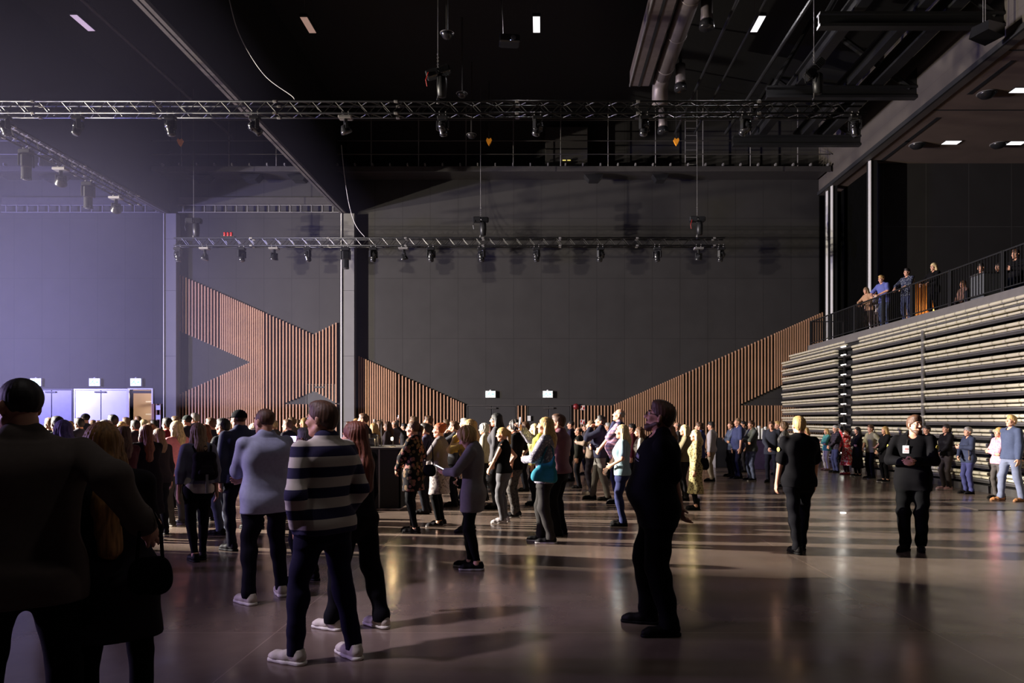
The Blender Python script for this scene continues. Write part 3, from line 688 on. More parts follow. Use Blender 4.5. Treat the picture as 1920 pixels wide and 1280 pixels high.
# cable ladder along the wall top, left bays
for n_, (x0, x1, l) in enumerate(((-23.2, -16.3, 'cable ladder along the wall top left of the first column'), (-15.6, -8.7, 'cable ladder along the wall top between the two columns'))):
    o = empty('cable_ladder', (0, 0, 0), 0, l, 'cable ladder')
    for z in (10.58, 10.88): MB().box(x0, x1, D-0.25, D-0.20, z, z+0.03).build('side_rail', M_grey, o)
    x = x0+0.2; cp = None
    while x < x1:
        if cp is None: cp = MB().box(0, 0.035, D-0.26, D-0.19, 10.6, 10.9).box(0.034, 0.06, D-0.24, D-0.21, 10.66, 10.84).build('rung', M_grey, o); c = cp
        else: c = cp.copy(); col.objects.link(c); c.parent = o
        c.location = (x, 0, 0); x += 0.46
    MB().box(x0, x1, D-0.20, D-0.001, 10.95, 11.25).build('trunking', M_dsteel, o)

# ------------------------------------------------------------------ signs and small wall things
M_sign = mat('lit sign face', (0.7, 0.9, 0.85), 0.4, var=0, emit=(0.70, 1.0, 0.92), es=2.6)
M_signg = mat('lit sign green', (0.05, 0.5, 0.35), 0.4, var=0, emit=(0.10, 0.62, 0.44), es=1.4)
sign_l = ['lit exit sign partly behind the dark jacket man', 'lit exit sign above the pale double doors', 'lit exit sign above the open foyer doorway', 'lit green exit sign above the left dark doors', 'lit green exit sign above the right dark doors']
for i, (u, v, wpx, hpx) in enumerate(((70, 716.5, 19, 13), (180, 716.5, 19, 13), (257, 716.5, 19, 13), (920, 739, 17, 11), (1027, 739, 17, 11))):
    o = empty('exit_sign', (WX(u), D-0.06, WZ(v)), 0, sign_l[i], 'exit sign', 'lit exit signs')
    a, b_ = wpx/2/F*D, hpx/2/F*D
    MB().box(-a-0.02, a+0.02, -0.05, 0.058, -b_-0.02, b_+0.02).build('housing', M_white, o)
    MB().box(-a, a, -0.058, -0.05, -b_, b_).build('face', M_sign, o)
    p = MB(); k = b_*0.8; ox = -a*0.35
    p.lathe([(0.02, -0.002), (0.02, 0.002)], 10, (ox+0.02, -0.061, k*0.72), 'y')
    for q in ([(0.0, 0.45), (0.05, 0.45), (0.0, -0.1), (-0.05, -0.1)], [(0.0, -0.1), (0.045, -0.1), (0.12, -0.75), (0.08, -0.8)], [(-0.05, -0.1), (-0.01, -0.1), (-0.10, -0.7), (-0.15, -0.62)], [(0.03, 0.4), (0.06, 0.3), (0.14, 0.1), (0.12, 0.02)], [(0.0, 0.42), (-0.02, 0.32), (-0.11, 0.12), (-0.13, 0.2)]):
        p.prism([(ox+x, z*k) for x, z in q], -0.063, -0.058)
    p.prism([(a*0.25, 0.02), (a*0.55, 0.02), (a*0.55, 0.05), (a*0.8, 0.0), (a*0.55, -0.05), (a*0.55, -0.02), (a*0.25, -0.02)], -0.063, -0.058)
    p.build('pictogram', M_signg, o)
    MB().lathe([(0.045, 0.0), (0.045, 0.03), (0.02, 0.05)], 12, (0, -0.02, b_+0.02)).build('mount', M_white, o)
o = empty('fire_bell', (WX(1080), D-0.1, WZ(762)), 0, 'dark red round alarm bell on the slats right of the doors', 'alarm bell')
MB().lathe([(0.03, 0.12), (0.11, 0.09), (0.13, 0.03), (0.13, 0.0)], 18, (0, 0, 0), 'y').build('gong', mat('dark red', (0.16, 0.01, 0.012), 0.4, var=0.1), o, True)
MB().box(-0.06, 0.06, -0.005, 0.08, -0.06, 0.06).build('backplate', M_black, o)
def wall_sign(u, v, w_, h_, label, red=True):
    o = empty('safety_sign', (WX(u), D-0.1, WZ(v)), 0, label, 'sign')
    MB().box(-w_/2, w_/2, -0.012, 0.0, -h_/2, h_/2).build('plate', M_white, o)
    if red:
        MB().box(-w_*0.42, w_*0.42, -0.016, -0.012, -h_*0.42, h_*0.42).build('panel', M_red, o)
        p = MB(); p.prism([(-0.07, -0.07), (0.02, -0.07), (0.02, 0.03), (0.07, 0.03), (0.07, 0.07), (-0.02, 0.07), (-0.02, -0.02), (-0.07, -0.02)], -0.020, -0.016); p.build('pictogram', M_white, o)
    return o
wall_sign(1092, 764, 0.2, 0.2, 'upper red fire equipment sign on the wood slats')
wall_sign(1092, 791, 0.2, 0.2, 'lower red fire equipment sign on the wood slats')
wall_sign(299, 764, 0.2, 0.2, 'upper pale notice beside the first column', False)
wall_sign(299, 782, 0.2, 0.2, 'lower pale notice beside the first column', False)
wall_sign(992, 784, 0.14, 0.22, 'small white notice on the slats between the dark doors', False)

# ------------------------------------------------------------------ mixing desk enclosure in the hall
DY = 14.0
o = empty('mixing_desk', (0, 0, 0), 0, 'black panelled sound mixing desk behind the striped shirt man', 'desk')
x0, x1 = -4.9, X_(752, DY); ztop = Z_(838, DY)
seams = [x0, -4.0, X_(711, DY), x1]
for i in range(3): MB().bevbox(seams[i]+0.005, seams[i+1]-0.005, DY, DY+0.05, 0.02, ztop-0.04, 0.008).build('front_panel', mat('desk carpet black', (0.012, 0.011, 0.012), 0.9, var=0.2, scale=40), o)
MB().bevbox(x1-0.05, x1, DY, DY+1.2, 0.02, ztop-0.04, 0.008).build('side_panel', MATS['desk carpet black'], o)
MB().bevbox(x0-0.03, x1+0.03, DY-0.03, DY+1.2, ztop-0.04, ztop, 0.008).build('worktop', mat('worktop', (0.10, 0.09, 0.085), 0.4, var=0.1), o)
e = MB()
e.box(seams[2]-0.012, seams[2]+0.012, DY-0.006, DY, 0.02, ztop-0.04); e.build('corner_trim', M_grey, o)
def on_desk(u, dy): return (X_(u, DY+dy), DY+dy, ztop)
o = empty('lit_console', (X_(556, DY+0.1), DY+0.1, ztop), 0.3, 'sloping mixing console glowing violet on the desk', 'console')
MB().prism([(-0.3, 0.0), (0.3, 0.0), (0.3, 0.10), (-0.3, 0.10)], -0.1, 0.25).build('casing', M_steel, o)
MB().add([(-0.28, -0.1, 0.101), (0.28, -0.1, 0.101), (0.28, 0.24, 0.2), (-0.28, 0.24, 0.2), (-0.28, 0.24, 0.101), (0.28, 0.24, 0.101)], [(0,1,2,3),(3,2,5,4),(0,3,4),(1,5,2),(0,4,5,1)]).build('screen', mat('violet screen', (.5,.4,.9), .4, var=0, emit=(0.62, 0.45, 1.0), es=4), o)
o = empty('desk_lamp', on_desk(737, 0.35), 0, 'tiny bright gooseneck lamp at the right end of the desk', 'lamp')
MB().lathe([(0.05, 0.0), (0.05, 0.015), (0.01, 0.02)], 14).build('base', M_steel, o)
MB().tube([(0, 0, 0.015), (0, 0, 0.1), (0.0, -0.03, 0.17), (0.0, -0.07, 0.19)], 0.006, 6).build('gooseneck', M_steel, o)
MB().lathe([(0.012, 0.0), (0.022, 0.02), (0.024, 0.045), (0.012, 0.06)], 12, (0, -0.1, 0.12)).build('bulb', mat('warm bulb', (1,.9,.7), .4, var=0, emit=(1.0, 0.72, 0.38), es=60), o, True)
p = on_desk(737, 0.2); lamp('desk_lamp_glow', 'POINT', (p[0], p[1]-0.05, p[2]+0.16), None, 5, (1.0, 0.68, 0.35), 0.02)
o = empty('microphone_stand', on_desk(715, 0.3), 0, 'thin black microphone on a short stand on the desk', 'microphone')
MB().cyl((0, 0, 0), (0, 0, 0.5), 0.008).build('pole', M_steel, o); MB().lathe([(0.07, 0), (0.07, 0.015), (0.01, 0.02)], 14).build('base', M_steel, o)
MB().cyl((-0.12, 0, 0.48), (0.04, 0, 0.52), 0.007).build('boom', M_steel, o); MB().lathe([(0.012, -0.03), (0.02, 0.0), (0.02, 0.03), (0.01, 0.045)], 10, (-0.13, 0, 0.48)).build('capsule', M_grey, o, True)
for i, (u, dy, w_, h_, l) in enumerate(((688, 0.35, 0.10, 0.24, 'slim pale device standing at the middle of the desk'), (697, 0.3, 0.16, 0.16, 'low dark box beside the slim device on the desk'), (704, 0.45, 0.12, 0.22, 'dark upright monitor beside the microphone stand'))):
    o = empty('desk_device', on_desk(u, dy), 0, l, 'device')
    MB().bevbox(-w_/2, w_/2, -0.08, 0.08, 0, h_, 0.012).build('casing', M_mh if i else M_grey, o)
    MB().box(-w_*0.4, w_*0.4, -0.086, -0.08, h_*0.3, h_*0.9).build('face', M_lens, o)
# dark draped counters by the slats on the right, with stacked cups
o = empty('bar_table', (X_(1412, 25.5), 25.5, 0), 0, 'table under a dark violet cloth before the slats', 'table')
MB().bevbox(-0.75, 0.95, -0.35, 0.35, 0.0, 1.0, 0.02).build('tablecloth', mat('violet cloth', (0.03, 0.015, 0.055), 0.8, var=0.2), o)
MB().bevbox(-0.78, 0.98, -0.38, 0.38, 1.0, 1.03, 0.01).build('table_top', M_steel, o)
for i in range(6):
    o = tag(MB().lathe([(0.04, 0.0), (0.045, 0.02), (0.055, 0.42), (0.05, 0.45), (0.0, 0.46)], 12).build('cup_stack', M_white, None, True), 'tall stack of white cups on the violet table, %s from the left' % ORD[i], 'cups', 'stacked cups on the violet table')
    o.location = (X_(1412, 25.5)-0.05+0.11*i, 25.4, 1.03)
    o.scale = (1, 1, 0.75+0.06*((i*7) % 5))
o = empty('bin_cabinet', (X_(1352, 26.5), 26.5, 0), 0, 'black waist high cabinet against the slats beside the navy shirts', 'cabinet')
MB().bevbox(-0.25, 0.3, -0.25, 0.25, 0.0, 1.05, 0.02).build('carcass', M_steel, o)
MB().box(-0.26, -0.245, -0.26, 0.26, 0.0, 1.06).build('edge_trim', M_grey, o)
o = tag(MB().box(8.15, 10.0, 13.9, 15.2, 0.0015, 0.006).build('floor_hatch', mat('floor hatch plate', (0.085, 0.07, 0.06), 0.35, var=0.1)), 'rectangular flush floor hatch near the seating stand', 'floor hatch')
MB().box(8.13, 10.02, 13.88, 13.9, 0.0, 0.007).build('rim', M_steel, o)
o = tag(MB().lathe([(0.05, 0.0), (0.05, 0.008), (0.02, 0.012)], 16, (X_(1581, 13.5), 13.5, 0.0)).build('floor_socket', mat('floor spot lens', (.9,.9,.9), .3, var=0, emit=(1, .95, .85), es=6), None, True), 'tiny bright disc set in the floor before the stand', 'floor light')
# ------------------------------------------------------------------ people: smooth solid shapes turned into one continuous mesh
f32 = np.float32
def V3(*a): return np.array(a, dtype=f32)
def nrm(a): a = np.asarray(a, dtype=f32); return a/max(1e-6, float(np.linalg.norm(a)))
class Solid:
    def __init__(s): s.g = []; s.cuts = []; s.fold = None; s.cur = None
    def group(s, c=None, R=None): s.cur = (c, R, []); s.g.append(s.cur); return s
    def _a(s, p):
        if s.cur is None: s.group()
        s.cur[2].append(p)
    def rc(s, a, b, r1, r2, k=0.02, fl=None): s._a(('rc', V3(*a), V3(*b), r1, r2, k, fl)); return s
    def el(s, c, r, k=0.02, R=None, sub=False): s._a(('el', V3(*c), V3(*r), R, k, sub)); return s
    def fn(s, f, k=0.02): s._a(('fn', f, k)); return s
    def ev(s, P):
        d = np.full(len(P), 1.0, dtype=f32)
        for c, R, prims in s.g:
            if c is None: Q = P; m = None; dd = d
            else:
                m = np.nonzero(((P-c)**2).sum(1) < R*R)[0]
                if len(m) == 0: continue
                Q = P[m]; dd = d[m]
            for p in prims:
                if p[0] == 'rc':
                    _, a, b, r1, r2, k, fl = p
                    ba = b-a; pa = Q-a
                    t = np.clip(pa@ba/max(1e-9, float(ba@ba)), 0, 1)
                    q = pa-t[:, None]*ba
                    if fl is not None:
                        n, sc_ = fl; q = q+(q@n)[:, None]*n*(sc_-1)
                    e = np.sqrt((q*q).sum(1))-(r1+(r2-r1)*t); sub = False
                elif p[0] == 'el':
                    _, c0, r, Rm, k, sub = p
                    q = Q-c0
                    if Rm is not None: q = q@Rm
                    k0 = np.sqrt(((q/r)**2).sum(1)); k1 = np.sqrt(((q/(r*r))**2).sum(1))+1e-9
                    e = k0*(k0-1)/k1
                else:
                    e = p[1](Q); k = p[2]; sub = False
                if sub:
                    h = np.clip(0.5-0.5*(dd+e)/k, 0, 1); dd = dd*(1-h)-e*h+k*h*(1-h)
                else:
                    h = np.clip(0.5+0.5*(e-dd)/k, 0, 1); dd = e*(1-h)+dd*h-k*h*(1-h)
            if m is None: d = dd
            else: d[m] = dd
        if s.fold is not None: d = d+s.fold(P)
        for c in s.cuts: d = np.maximum(d, c(P))
        return d
COR = np.array([(i, j, k) for i in (0, 1) for j in (0, 1) for k in (0, 1)])
EDG = [(a, b) for a in range(8) for b in range(a+1, 8) if bin(a ^ b).count('1') == 1]
def extract(s, lo, hi, h):
    B = 8; lo = np.array(lo, dtype=f32)
    nb = np.ceil((np.array(hi)-lo)/(h*B)).astype(int); n = nb*B
    bi = np.stack(np.meshgrid(*[np.arange(x) for x in nb], indexing='ij'), -1).reshape(-1, 3)
    cen = lo+(bi*B+(B-1)/2)*h
    dc = s.ev(cen.astype(f32))
    Dn = np.repeat(np.repeat(np.repeat(dc.reshape(nb), B, 0), B, 1), B, 2)
    keep = np.abs(dc) < h*B*0.88+2.5*h
    kb = bi[keep]
    o = np.stack(np.meshgrid(*[np.arange(B)]*3, indexing='ij'), -1).reshape(-1, 3)
    idx = (kb[:, None, :]*B+o[None]).reshape(-1, 3)
    vals = np.empty(len(idx), dtype=f32)
    for q in range(0, len(idx), 200000):
        vals[q:q+200000] = s.ev((lo+idx[q:q+200000]*h).astype(f32))
    Dn[idx[:, 0], idx[:, 1], idx[:, 2]] = vals
    Dn[0] = np.abs(Dn[0])+1e-4; Dn[-1] = np.abs(Dn[-1])+1e-4; Dn[:, 0] = np.abs(Dn[:, 0])+1e-4; Dn[:, -1] = np.abs(Dn[:, -1])+1e-4; Dn[:, :, 0] = np.abs(Dn[:, :, 0])+1e-4; Dn[:, :, -1] = np.abs(Dn[:, :, -1])+1e-4
    S = Dn < 0
    c8 = [S[i:n[0]-1+i, j:n[1]-1+j, k:n[2]-1+k] for i, j, k in COR]
    cnt = sum(c.astype(np.int8) for c in c8)
    ac = np.stack(np.nonzero((cnt > 0) & (cnt < 8)), -1)
    cv = np.stack([Dn[ac[:, 0]+i, ac[:, 1]+j, ac[:, 2]+k] for i, j, k in COR], -1)
    acc = np.zeros((len(ac), 3), dtype=f32); w_ = np.zeros(len(ac), dtype=f32)
    for a, b in EDG:
        va, vb = cv[:, a], cv[:, b]; m = (va < 0) != (vb < 0)
        t = np.where(m, va/np.where(m, va-vb, 1), 0)
        acc += np.where(m[:, None], COR[a]+t[:, None]*(COR[b]-COR[a]), 0); w_ += m
    vert = lo+(ac+acc/w_[:, None])*h
    im = np.full(n, -1, dtype=np.int32); im[ac[:, 0], ac[:, 1], ac[:, 2]] = np.arange(len(ac))
    quads = []
    for ax in range(3):
        sl0 = [slice(None)]*3; sl1 = [slice(None)]*3; sl0[ax] = slice(0, -1); sl1[ax] = slice(1, None)
        A, Bq = S[tuple(sl0)], S[tuple(sl1)]
        e = np.stack(np.nonzero(A != Bq), -1)
        u_, v_ = (ax+1) % 3, (ax+2) % 3
        e = e[(e[:, u_] > 0) & (e[:, v_] > 0)]
        fl = A[e[:, 0], e[:, 1], e[:, 2]]
        def g(du, dv):
            q = e.copy(); q[:, u_] -= du; q[:, v_] -= dv; return im[q[:, 0], q[:, 1], q[:, 2]]
        q = np.stack([g(1, 1), g(0, 1), g(0, 0), g(1, 0)], -1)
        q[~fl] = q[~fl][:, ::-1]
        quads.append(q[(q >= 0).all(1)])
    return vert, np.concatenate(quads)
def np_mesh(name, v, q, m, parent=None):
    me = bpy.data.meshes.new(name)
    me.vertices.add(len(v)); me.vertices.foreach_set('co', v.astype(f32).ravel())
    me.loops.add(q.size); me.loops.foreach_set('vertex_index', q.astype(np.int32).ravel())
    me.polygons.add(len(q)); me.polygons.foreach_set('loop_start', np.arange(0, q.size, 4, dtype=np.int32)); me.polygons.foreach_set('loop_total', np.full(len(q), 4, dtype=np.int32))
    me.polygons.foreach_set('use_smooth', np.ones(len(q), dtype=bool))
    me.materials.append(m); me.update(calc_edges=True); me.validate()
    o = bpy.data.objects.new(name, me); col.objects.link(o)
    if parent is not None: o.parent = parent
    return o
def solid_obj(name, s, lo, hi, h, m, parent):
    v, q = extract(s, lo, hi, h)
    return np_mesh(name, v, q, m, parent)

# fabrics
def fabric(c, pat=None, c2=None, c3=None, rough=0.85, p=0.135, ph=0.0):
    key = 'fabric %s %s %s %.3f' % (c, pat, c2, p)
    if key in MATS: return MATS[key]
    m = bpy.data.materials.new('fabric'); m.use_nodes = True; nt = m.node_tree; b = nt.nodes['Principled BSDF']
    b.inputs['Roughness'].default_value = rough; b.inputs['Specular IOR Level'].default_value = 0.25 if max(c) > 60 else 0.08
    tc = nt.nodes.new('ShaderNodeTexCoord'); L = nt.links.new; N = nt.nodes.new
    n = N('ShaderNodeTexNoise'); n.inputs['Scale'].default_value = 30; n.inputs['Detail'].default_value = 4; L(tc.outputs['Object'], n.inputs['Vector'])
    lc = srgb(*c)
    def mix(fac, a, b_):
        x = N('ShaderNodeMix'); x.data_type = 'RGBA'
        L(fac, x.inputs[0])
        for i, q in ((6, a), (7, b_)):
            if isinstance(q, tuple): x.inputs[i].default_value = q+(1,)
            else: L(q, x.inputs[i])
        return x.outputs[2]
    out = mix(n.outputs['Fac'], tuple(x*0.82 for x in lc), tuple(min(1, x*1.15) for x in lc))
    if pat in ('stripes', 'plaid'):
        sx = N('ShaderNodeSeparateXYZ'); L(tc.outputs['Object'], sx.inputs[0])
        def band(sock, per, duty, off=0.0):
            a = N('ShaderNodeMath'); a.operation = 'MULTIPLY_ADD'; L(sock, a.inputs[0]); a.inputs[1].default_value = 1/per; a.inputs[2].default_value = off+10
            f = N('ShaderNodeMath'); f.operation = 'FRACT'; L(a.outputs[0], f.inputs[0])
            g = N('ShaderNodeMath'); g.operation = 'LESS_THAN'; L(f.outputs[0], g.inputs[0]); g.inputs[1].default_value = duty
            return g.outputs[0]
        if pat == 'stripes': out = mix(band(sx.outputs['Z'], p, 0.5, ph), out, srgb(*c2))
        else:
            out = mix(band(sx.outputs['Z'], 0.07, 0.45), out, srgb(*c2)); hv = mix(band(sx.outputs['X'], 0.06, 0.3), (1, 1, 1), tuple(x for x in srgb(*(c3 or c2))))
            x = N('ShaderNodeMix'); x.data_type = 'RGBA'; x.blend_type = 'MULTIPLY'; x.inputs[0].default_value = 0.8; L(out, x.inputs[6]); L(hv, x.inputs[7]); out = x.outputs[2]
    if pat in ('floral', 'dots', 'blotch'):
        vo = N('ShaderNodeTexVoronoi'); vo.inputs['Scale'].default_value = {'floral': 15, 'dots': 34, 'blotch': 22}[pat]; L(tc.outputs['Object'], vo.inputs['Vector'])
        g = N('ShaderNodeMath'); g.operation = 'LESS_THAN'; L(vo.outputs['Distance'], g.inputs[0]); g.inputs[1].default_value = {'floral': 0.46, 'dots': 0.33, 'blotch': 0.42}[pat]
        cc = srgb(*c2)
        if c3:
            s2 = N('ShaderNodeSeparateColor'); L(vo.outputs['Color'], s2.inputs[0]); h_ = N('ShaderNodeMath'); h_.operation = 'GREATER_THAN'; L(s2.outputs[0], h_.inputs[0]); h_.inputs[1].default_value = 0.55
            cc = mix(h_.outputs[0], cc, srgb(*c3))
        out = mix(g.outputs[0], out, cc)
    L(out, b.inputs['Base Color'])
    MATS[key] = m
    return m
def skin_mat(tone=0):
    return mat('skin %d' % tone, [srgb(214, 160, 132), srgb(200, 142, 112), srgb(225, 178, 152)][tone], 0.5, var=0.07, scale=14, spec=0.4)
HAIRC = {'blond': (186, 150, 92), 'pale': (212, 188, 140), 'brown': (84, 54, 34), 'dark': (34, 26, 23), 'black': (16, 14, 15), 'grey': (140, 134, 130), 'red': (150, 74, 34), 'ash': (128, 100, 74), 'auburn': (104, 52, 28), 'violet': (92, 74, 132), 'gold': (156, 112, 62), 'lgrey': (180, 176, 172)}
def hair_mat(c):
    k = 'hair '+c
    if k in MATS: return MATS[k]
    m = mat(k, srgb(*HAIRC[c]), 0.6, var=0.45, scale=9, spec=0.5)
    n = m.node_tree.nodes['Noise Texture']; mp = m.node_tree.nodes.new('ShaderNodeMapping'); mp.inputs['Scale'].default_value = (9, 9, 0.8)
    tc = m.node_tree.nodes['Texture Coordinate']; m.node_tree.links.new(tc.outputs['Object'], mp.inputs[0]); m.node_tree.links.new(mp.outputs[0], n.inputs['Vector'])
    return m
M_eye = mat('eye white', (0.75, 0.72, 0.70), 0.25, var=0.03); M_iris = mat('dark iris', (0.03, 0.02, 0.015), 0.15, var=0.0)
M_lip = mat('lip', srgb(170, 96, 88), 0.5, var=0.05)
M_glassf = mat('spectacle frame', (0.015, 0.013, 0.013), 0.3, var=0.0)

def ik(a, c, l1, l2, hint):
    a = np.array(a, dtype=f32); c = np.array(c, dtype=f32); d = c-a; L = float(np.linalg.norm(d)); mx = (l1+l2)*0.998
    if L > mx: c = a+d/L*mx; d = c-a; L = mx
    L = max(L, abs(l1-l2)+0.02); u = d/np.linalg.norm(d)
    x = (l1*l1-l2*l2+L*L)/(2*L); hgt = math.sqrt(max(0.0, l1*l1-x*x))
    hh = np.array(hint, dtype=f32); hh = hh-u*(hh@u); hh = nrm(hh)
    return a+u*x+hh*hgt, c
def rotx(a): c, s = math.cos(a), math.sin(a); return np.array([[1,0,0],[0,c,-s],[0,s,c]], dtype=f32)
def rotz(a): c, s = math.cos(a), math.sin(a); return np.array([[c,-s,0],[s,c,0],[0,0,1]], dtype=f32)
def roty(a): c, s = math.cos(a), math.sin(a); return np.array([[c,0,s],[0,1,0],[-s,0,c]], dtype=f32)

TZ = np.array([.78, .88, .95, 1.02, 1.10, 1.20, 1.30, 1.38, 1.44, 1.49])
TA = {'m': np.array([.150, .168, .170, .162, .158, .168, .181, .180, .138, .066]), 'f': np.array([.155, .180, .183, .162, .142, .147, .156, .152, .114, .054])}
TB = {'m': np.array([.095, .115, .120, .112, .108, .116, .126, .120, .095, .060]), 'f': np.array([.095, .120, .122, .106, .099, .110, .120, .110, .085, .055])}
TY = np.array([.0, -.015, -.02, -.005, .0, .0, .0, -.008, -.018, -.02])
def torso_fn(sex, g, belly, add, z0, z1, lean, flare=0.0, fz=0.95, ext=None):
    zz = np.linspace(z0-0.05, 1.52, 90)
    a = np.interp(zz, TZ, TA[sex])*g+add; b = np.interp(zz, TZ, TB[sex])*(0.5+0.5*g)+add; y = np.interp(zz, TZ, TY)
    w_ = np.exp(-((zz-1.05)/0.15)**2)
    b = b+belly*w_*0.6; y = y+belly*w_*0.55; a = a+belly*0.35*w_
    if flare: t = np.clip((fz-zz), 0, 2); a = a+flare*t; b = b+flare*t
    ker = np.ones(7)/7
    sm = lambda q: np.convolve(np.pad(q, 3, mode='edge'), ker, mode='valid')
    a, b, y = sm(a).astype(f32), sm(b).astype(f32), sm(y).astype(f32)
    lx, ly = lean
    def f(P):
        z = P[:, 2]; dz = np.maximum(0, z-0.95)
        x = P[:, 0]-lx*dz; yy = P[:, 1]-ly*dz
        A = np.interp(z, zz, a); B_ = np.interp(z, zz, b); Y0 = np.interp(z, zz, y)
        e = (np.power(np.power(np.abs(x/A), 2.3)+np.power(np.abs((yy-Y0)/B_), 2.3), 1/2.3)-1)*np.minimum(A, B_)*0.95
        return np.maximum(np.maximum(e, z0-z), z-z1).astype(f32)
    return f
def folds(seed, amp, fz=26.0):
    r = random.Random(seed); D_ = [(np.array([r.uniform(-1, 1)*14, r.uniform(-1, 1)*14, r.uniform(0.4, 1)*fz*r.choice((-1, 1))], dtype=f32), r.uniform(0, 6)) for _ in range(4)]
    def f(P):
        o = np.zeros(len(P), dtype=f32)
        for d_, ph in D_: o += np.sin(P@d_+ph+1.3*np.sin(P[:, 0]*9+P[:, 2]*5+ph))
        return o*amp*0.4
    return f
# wrist targets for the left hand (x mirrored for the right one), elbow hints, palm hints, curl
ARM = {
 'down': ((-.235, .03, .84), (-1, -.6, 0), (1, 0, 0), .35), 'loose': ((-.25, .09, .86), (-1, -1, 0), (1, 0, 0), .45),
 'pocket': ((-.175, .035, .925), (-1, -.9, 0), (1, 0, 0), .15), 'crossed': ((.06, .20, 1.16), (-1, .25, -.6), (0, -1, 0), .55),
 'crossed2': ((.09, .175, 1.11), (-1, .2, -.6), (0, -1, 0.2), .5),
 'back': ((-.02, -.175, .93), (-1, -.5, 0), (0, -1, 0), .6), 'clasp': ((-.045, .25, .98), (-1, -.4, 0), (.7, -.7, 0), .7),
 'chest': ((-.06, .27, 1.16), (-1, -.3, -.5), (.6, -.6, .3), .75), 'phone': ((-.08, .32, 1.17), (-1, -.4, -.5), (.3, -.5, .8), .7),
 'raise': ((-.10, .30, 1.66), (-.7, .5, -.6), (.3, 1, 0), .6), 'high': ((-.16, .18, 1.82), (-1, .5, 0), (0.2, 1, 0), .3), 'hip': ((-.205, -.02, 1.02), (-1, -.9, .1), (1, 0, 0), .4),
 'mouth': ((-.035, .19, 1.47), (-.8, .3, -.9), (.1, -1, 0), .9), 'drink': ((-.12, .30, 1.22), (-1, -.3, -.5), (1, 0, .2), .8),
 'lean': ((-.16, .36, 1.09), (-1, -.2, -.3), (0, 0, -1), .6), 'bag': ((-.20, .16, 1.06), (-1, -.7, -.2), (1, 0, 0), .8), 'lap': ((-.1, .36, .62), (-1, -.4, 0), (0, 0, -1), .5),
}
SHOE = {}
def shoe(kind, c, sole_c, parent, loc, yaw, name='shoe'):
    key = (kind, c, sole_c)
    if key not in SHOE:
        s = Solid(); hz = 0.0
        s.rc((0, -.055, .050), (0, .05, .048), .040, .038, .02).rc((0, .05, .045), (.004, .135, .036), .040, .040, .02).rc((.004, .135, .036), (.006, .175, .030), .038, .030, .02)
        s.rc((0, -.045, .06), (0, -.04, .13 if kind != 'boot' else .26), .036, .040 if kind != 'boot' else .052, .03)
        s.cuts = [lambda P: 0.022-P[:, 2], lambda P, t=(.105 if kind != 'boot' else .24): P[:, 2]-t]
        v, q = extract(s, (-.09, -.13, -.02), (.09, .25, .32), 0.008)
        t = Solid(); t.rc((0, -.058, .014), (0, .05, .014), .045, .040, .02, (V3(0, 0, 1), 0.8)).rc((0, .05, .014), (.006, .172, .014), .043, .037, .02, (V3(0, 0, 1), 0.8)); t.cuts = [lambda P: -P[:, 2], lambda P: P[:, 2]-0.026]
        v2, q2 = extract(t, (-.09, -.13, -.02), (.09, .25, .05), 0.008)
        SHOE[key] = [(v, q), (v2, q2), None, None]
        a = np_mesh(name, v, q, fabric(c, rough=0.6)); b_ = np_mesh('sole', v2, q2, fabric(sole_c, rough=0.6), a)
        SHOE[key] = a
        o = a
    else:
        o = copy_tree(SHOE[key])
    o.parent = parent; o.location = loc; o.rotation_euler = (0, 0, yaw)
    return o
EYE_ME = [None, None]
PEOPLE = []
